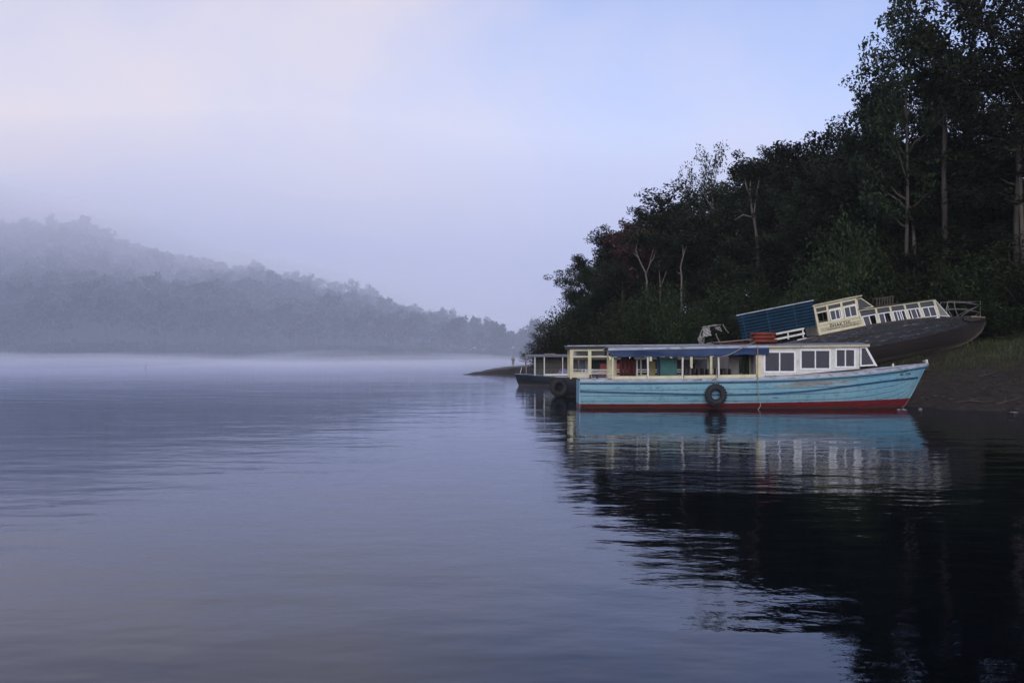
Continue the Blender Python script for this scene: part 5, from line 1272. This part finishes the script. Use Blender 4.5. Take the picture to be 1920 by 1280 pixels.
# ---------- litter and grass on the bank
LIT = [(1900, 771, 36.4, 0.32, 'white scrap floating at the water edge by the frame side'), (1870, 607, 0, 0.45, 'pale scrap lying high on the grassy bank'), (1876, 634, 0, 0.4, 'pale scrap lying midway on the bank'), (1690, 768.5, 38.3, 0.3, 'pale sliver of foam floating below the blue bow'), (1725, 766, 38.8, 0.16, 'small white scrap at the bank just right of the bow')]
def ray_ground(px, py):
    for Y in np.arange(36, 70, 0.1):
        x = wx(px, Y)
        if gz(x, Y) >= wz(py, Y): return x, Y
    return wx(px, 50), 50
for k, (px, py, Y, s, lab) in enumerate(LIT):
    x, Y = (wx(px, Y), Y) if Y else ray_ground(px, py)
    z = max(gz(x, Y), 0.0) + 0.01
    rg_ = np.random.default_rng(k); vs_, fs = [], []; n = 5
    for kk, off in ((0, 0.0), (1, 0.02)):
        for i in range(n):
            for j in range(n): vs_.append(((i / (n - 1) - 0.5) * s + rg_.normal() * 0.02, (j / (n - 1) - 0.5) * s * 0.6 + rg_.normal() * 0.02, off * 0.5 + (0.015 * math.sin(i * 2 + j) + 0.015)))
    for kk in (0, 1):
        for i in range(n - 1):
            for j in range(n - 1): a = kk * n * n + i * n + j; fs.append((a, a + n, a + n + 1, a + 1) if kk else (a, a + 1, a + n + 1, a + n))
    o = MB().add(vs_, fs).build('litter_scrap', M['pale_tarp']); o.location = (x, Y, z); o.rotation_euler = (0, 0, k); tag(o, lab, 'litter')
rg = np.random.default_rng(31)
def stone_mesh(k):
    rr = np.random.default_rng(k); vs_, fs = [], []; n, m_ = 8, 5
    for i in range(n):
        for j in range(m_ + 1):
            a, b = 2 * math.pi * i / n, math.pi * j / m_ - math.pi / 2; q = 1 + 0.25 * rr.normal() * math.cos(b)
            vs_.append((math.cos(a) * math.cos(b) * q, 0.75 * math.sin(a) * math.cos(b) * q, 0.55 * math.sin(b) + 0.2))
    for i in range(n):
        for j in range(m_): i2 = (i + 1) % n; fs.append((i * (m_ + 1) + j, i2 * (m_ + 1) + j, i2 * (m_ + 1) + j + 1, i * (m_ + 1) + j + 1))
    return MB().add(vs_, fs).mesh('shore_stone')
stm = pbr('wet_stone', (0.026, 0.023, 0.021), (0.05, 0.045, 0.042), rough=0.7, scale=3, bump=0.4)
SM = [stone_mesh(k) for k in range(5)]
for me in SM: me.materials.append(stm)
cnt = 0
while cnt < 26:
    px, Y = rg.uniform(1725, 1925), rg.uniform(36.5, 50) ; x = wx(px, Y); sd_ = float(signed_dist([(x, Y)])[0])
    if not (0.0 < sd_ < 9) or rg.uniform() > math.exp(-sd_ / 3.0) + 0.12: continue
    o = bpy.data.objects.new('shore_stone', SM[cnt % 5]); col.objects.link(o); s = rg.uniform(0.05, 0.17); o.scale = (s, s, s * rg.uniform(0.6, 1)); o.location = (x, Y, gz(x, Y)); o.rotation_euler = (0, 0, rg.uniform(0, 6))
    tag(o, 'small dark stone on the muddy bank beside the blue bow', 'stone', 'stones scattered on the muddy bank'); cnt += 1
for k, (px, Y, L_, lab) in enumerate(((1790, 39.6, 1.5, 'grey driftwood branch on the mud right of the blue bow'), (1868, 38.6, 1.1, 'short dark driftwood branch near the water edge'), (1835, 45.0, 1.7, 'long driftwood branch across the middle of the bank'), (1895, 47.0, 1.2, 'forked driftwood branch high on the bank by the frame edge'))):
    x = wx(px, Y); o = empty('bank_driftwood', (x, Y, gz(x, Y) + 0.02), (0, 0, 0.5 * k - 0.4)); tag(o, lab, 'driftwood', 'driftwood on the bank')
    zz = [gz(x + L_ * f * math.cos(0.5 * k - 0.4), Y + L_ * f * math.sin(0.5 * k - 0.4)) - gz(x, Y) for f in (0, 0.35, 0.7, 1.0)]
    MB().tube([(0, 0, zz[0]), (L_ * 0.35, 0.06, zz[1] + 0.03), (L_ * 0.7, -0.05, zz[2] + 0.02), (L_, 0.04, zz[3] + 0.05)], [0.05, 0.042, 0.03, 0.012], 6).build('limb', M['bark'], o, True)
    MB().tube([(L_ * 0.35, 0.06, zz[1] + 0.03), (L_ * 0.5, 0.25, zz[2] + 0.12), (L_ * 0.6, 0.42, zz[2] + 0.16)], [0.028, 0.02, 0.008], 5).build('twig', M['bark'], o, True)
rg = np.random.default_rng(12)
P = np.column_stack([rg.uniform(15, 40, 60000), rg.uniform(36, 68, 60000)]); P = P[np.abs(P[:, 0] / P[:, 1] - 0.46) < 0.14]
s_ = signed_dist(P); pr = np.clip((s_ - 2) / 9, 0.06, 1.0) * (vnoise(P[:, 0] * 0.5, P[:, 1] * 0.5, 2) > 0.35); P = P[(s_ > 0.6) & (rg.uniform(size=len(P)) < pr)]
zz = ground(P); n = len(P); a = rg.uniform(0, 6.28, n); hh = rg.uniform(0.08, 0.30, n) * np.clip(signed_dist(P) / 8, 0.35, 1.2); ln = rg.normal(size=(n, 2)) * 0.08
u = np.column_stack([np.cos(a), np.sin(a)]) * 0.014
B = np.column_stack([P, zz - 0.03])
V = np.stack([B + np.column_stack([u, np.zeros(n)]), B - np.column_stack([u, np.zeros(n)]), B + np.column_stack([ln, hh])], 1).reshape(-1, 3)
tag(link('grass', np_mesh('grass', V, np.arange(3 * n).reshape(n, 3)), leaf_mat('bank_grass', (0.05, 0.045, 0.02), (0.05, 0.06, 0.022), (0.085, 0.08, 0.04))), 'thin grass and dry stalks on the muddy bank', 'grass', kind='stuff')
# ------------------------------------------------------------------ air
def vol_mat(name, dens, color, aniso=0.0):
    m, t, out = new_mat(name)
    v = N(t, 'ShaderNodeVolumePrincipled'); v.inputs['Density'].default_value = dens; v.inputs['Color'].default_value = (*color, 1); v.inputs['Anisotropy'].default_value = aniso
    t.links.new(v.outputs[0], out.inputs['Volume']); return m
hz = MB().box((-150, 345, 44.2), (1000, 930, 93.6)).build('haze', vol_mat('thin_morning_haze', 0.00018, (0.88, 0.92, 1.0), 0.0))
tag(hz, 'thin morning haze filling the valley air', 'haze', kind='stuff')

def bank_mesh(name, xs, ys, top, bottom):
    """closed body between two height fields"""
    X, Y = np.meshgrid(xs, ys); P = np.stack([X.ravel(), Y.ravel()], 1); nx, ny = len(xs), len(ys)
    zt, zb = top(P), bottom(P); zt = np.maximum(zt, zb + 0.02)
    V = np.concatenate([np.column_stack([P, zt]), np.column_stack([P, zb])]); n = len(P)
    F = []
    I, J = np.meshgrid(np.arange(nx - 1), np.arange(ny - 1)); a = (J * nx + I).ravel()
    F.append(np.column_stack([a, a + 1, a + nx + 1, a + nx])); F.append(np.column_stack([a + n, a + nx + n, a + nx + 1 + n, a + 1 + n]))
    i = np.arange(nx - 1); b = i; F.append(np.column_stack([b, b + n, b + 1 + n, b + 1])); b = (ny - 1) * nx + i; F.append(np.column_stack([b, b + 1, b + 1 + n, b + n]))
    j = np.arange(ny - 1); b = j * nx; F.append(np.column_stack([b, b + nx, b + nx + n, b + n])); b = j * nx + nx - 1; F.append(np.column_stack([b, b + n, b + nx + n, b + nx]))
    return np_mesh(name, V, np.concatenate(F))
# low mist lying on the open water, thickening toward the far shore
def low_top(P):
    x, y = P[:, 0], P[:, 1]
    e = np.clip((y - 48) / 250, 0, 1) ** 0.8
    z = 0.06 + e * (1.9 + 2.6 * (vnoise(x * 0.035, y * 0.025, 31) - 0.5) + 1.8 * (vnoise(x * 0.11, y * 0.06, 33) - 0.5))
    edge = np.clip((40 - (x - 0.02 * y)) / 60, 0, 1)
    return np.maximum(0.06, z * edge)
lm = link('low_mist', bank_mesh('low_mist', np.arange(-420, 61, 6.0), np.arange(48, 341, 4.0), low_top, lambda P: np.full(len(P), 0.03)), vol_mat('low_water_mist', 0.0052, (0.82, 0.835, 1.0), -0.45), smooth=True)
tag(lm, 'low white mist lying on the open water before the far shore', 'mist', kind='stuff')
# fog bank drifting across the upper part of the hill
def bank_bottom(P):
    x, y = P[:, 0], P[:, 1]
    z = 7 + np.clip((430 - y) / 180, 0, 1) * 36 + 18 * (vnoise(x * 0.012, y * 0.010, 41) - 0.5) + 7 * (vnoise(x * 0.05, y * 0.04, 43) - 0.5)
    return z + np.clip((x + 150) / 160, 0, 1) * 12
def bank_top(P):
    x, y = P[:, 0], P[:, 1]
    px = 960 + x / 430.0 * FOC
    z = CAM_Z + (HZ - np.interp(px, SKY[:, 0], SKY[:, 1])) / FOC * 430 + 7 + 10 * (vnoise(x * 0.02, y * 0.02, 45) - 0.5)
    return np.minimum(z, 86)
fb = link('fog_bank', bank_mesh('fog_bank', np.arange(-460, 61, 8.0), np.arange(270, 521, 8.0), bank_top, bank_bottom), vol_mat('drifting_fog', 0.0065, (0.99, 0.97, 1.0), -0.45), smooth=True)
tag(fb, 'pale fog bank drifting across the top of the far hill', 'mist', kind='stuff')
# even mist filling the far end of the lake in front of the hill
def valley_top(P):
    x, y = P[:, 0], P[:, 1]
    z = np.clip((y - 130) / 240, 0, 1) * 88
    return np.maximum(0.06, np.minimum(z * (0.9 + 0.25 * vnoise(x * 0.012, y * 0.012, 51)), 88.5))
vm = link('valley_mist', bank_mesh('valley_mist', np.arange(-600, 341, 10.0), np.arange(130, 790, 10.0), valley_top, lambda P: np.full(len(P), 0.045)), vol_mat('valley_mist_air', 0.0028, (0.70, 0.78, 1.0), -0.45), smooth=True)
tag(vm, 'bluish mist hanging between the lake and the far hill', 'mist', kind='stuff')
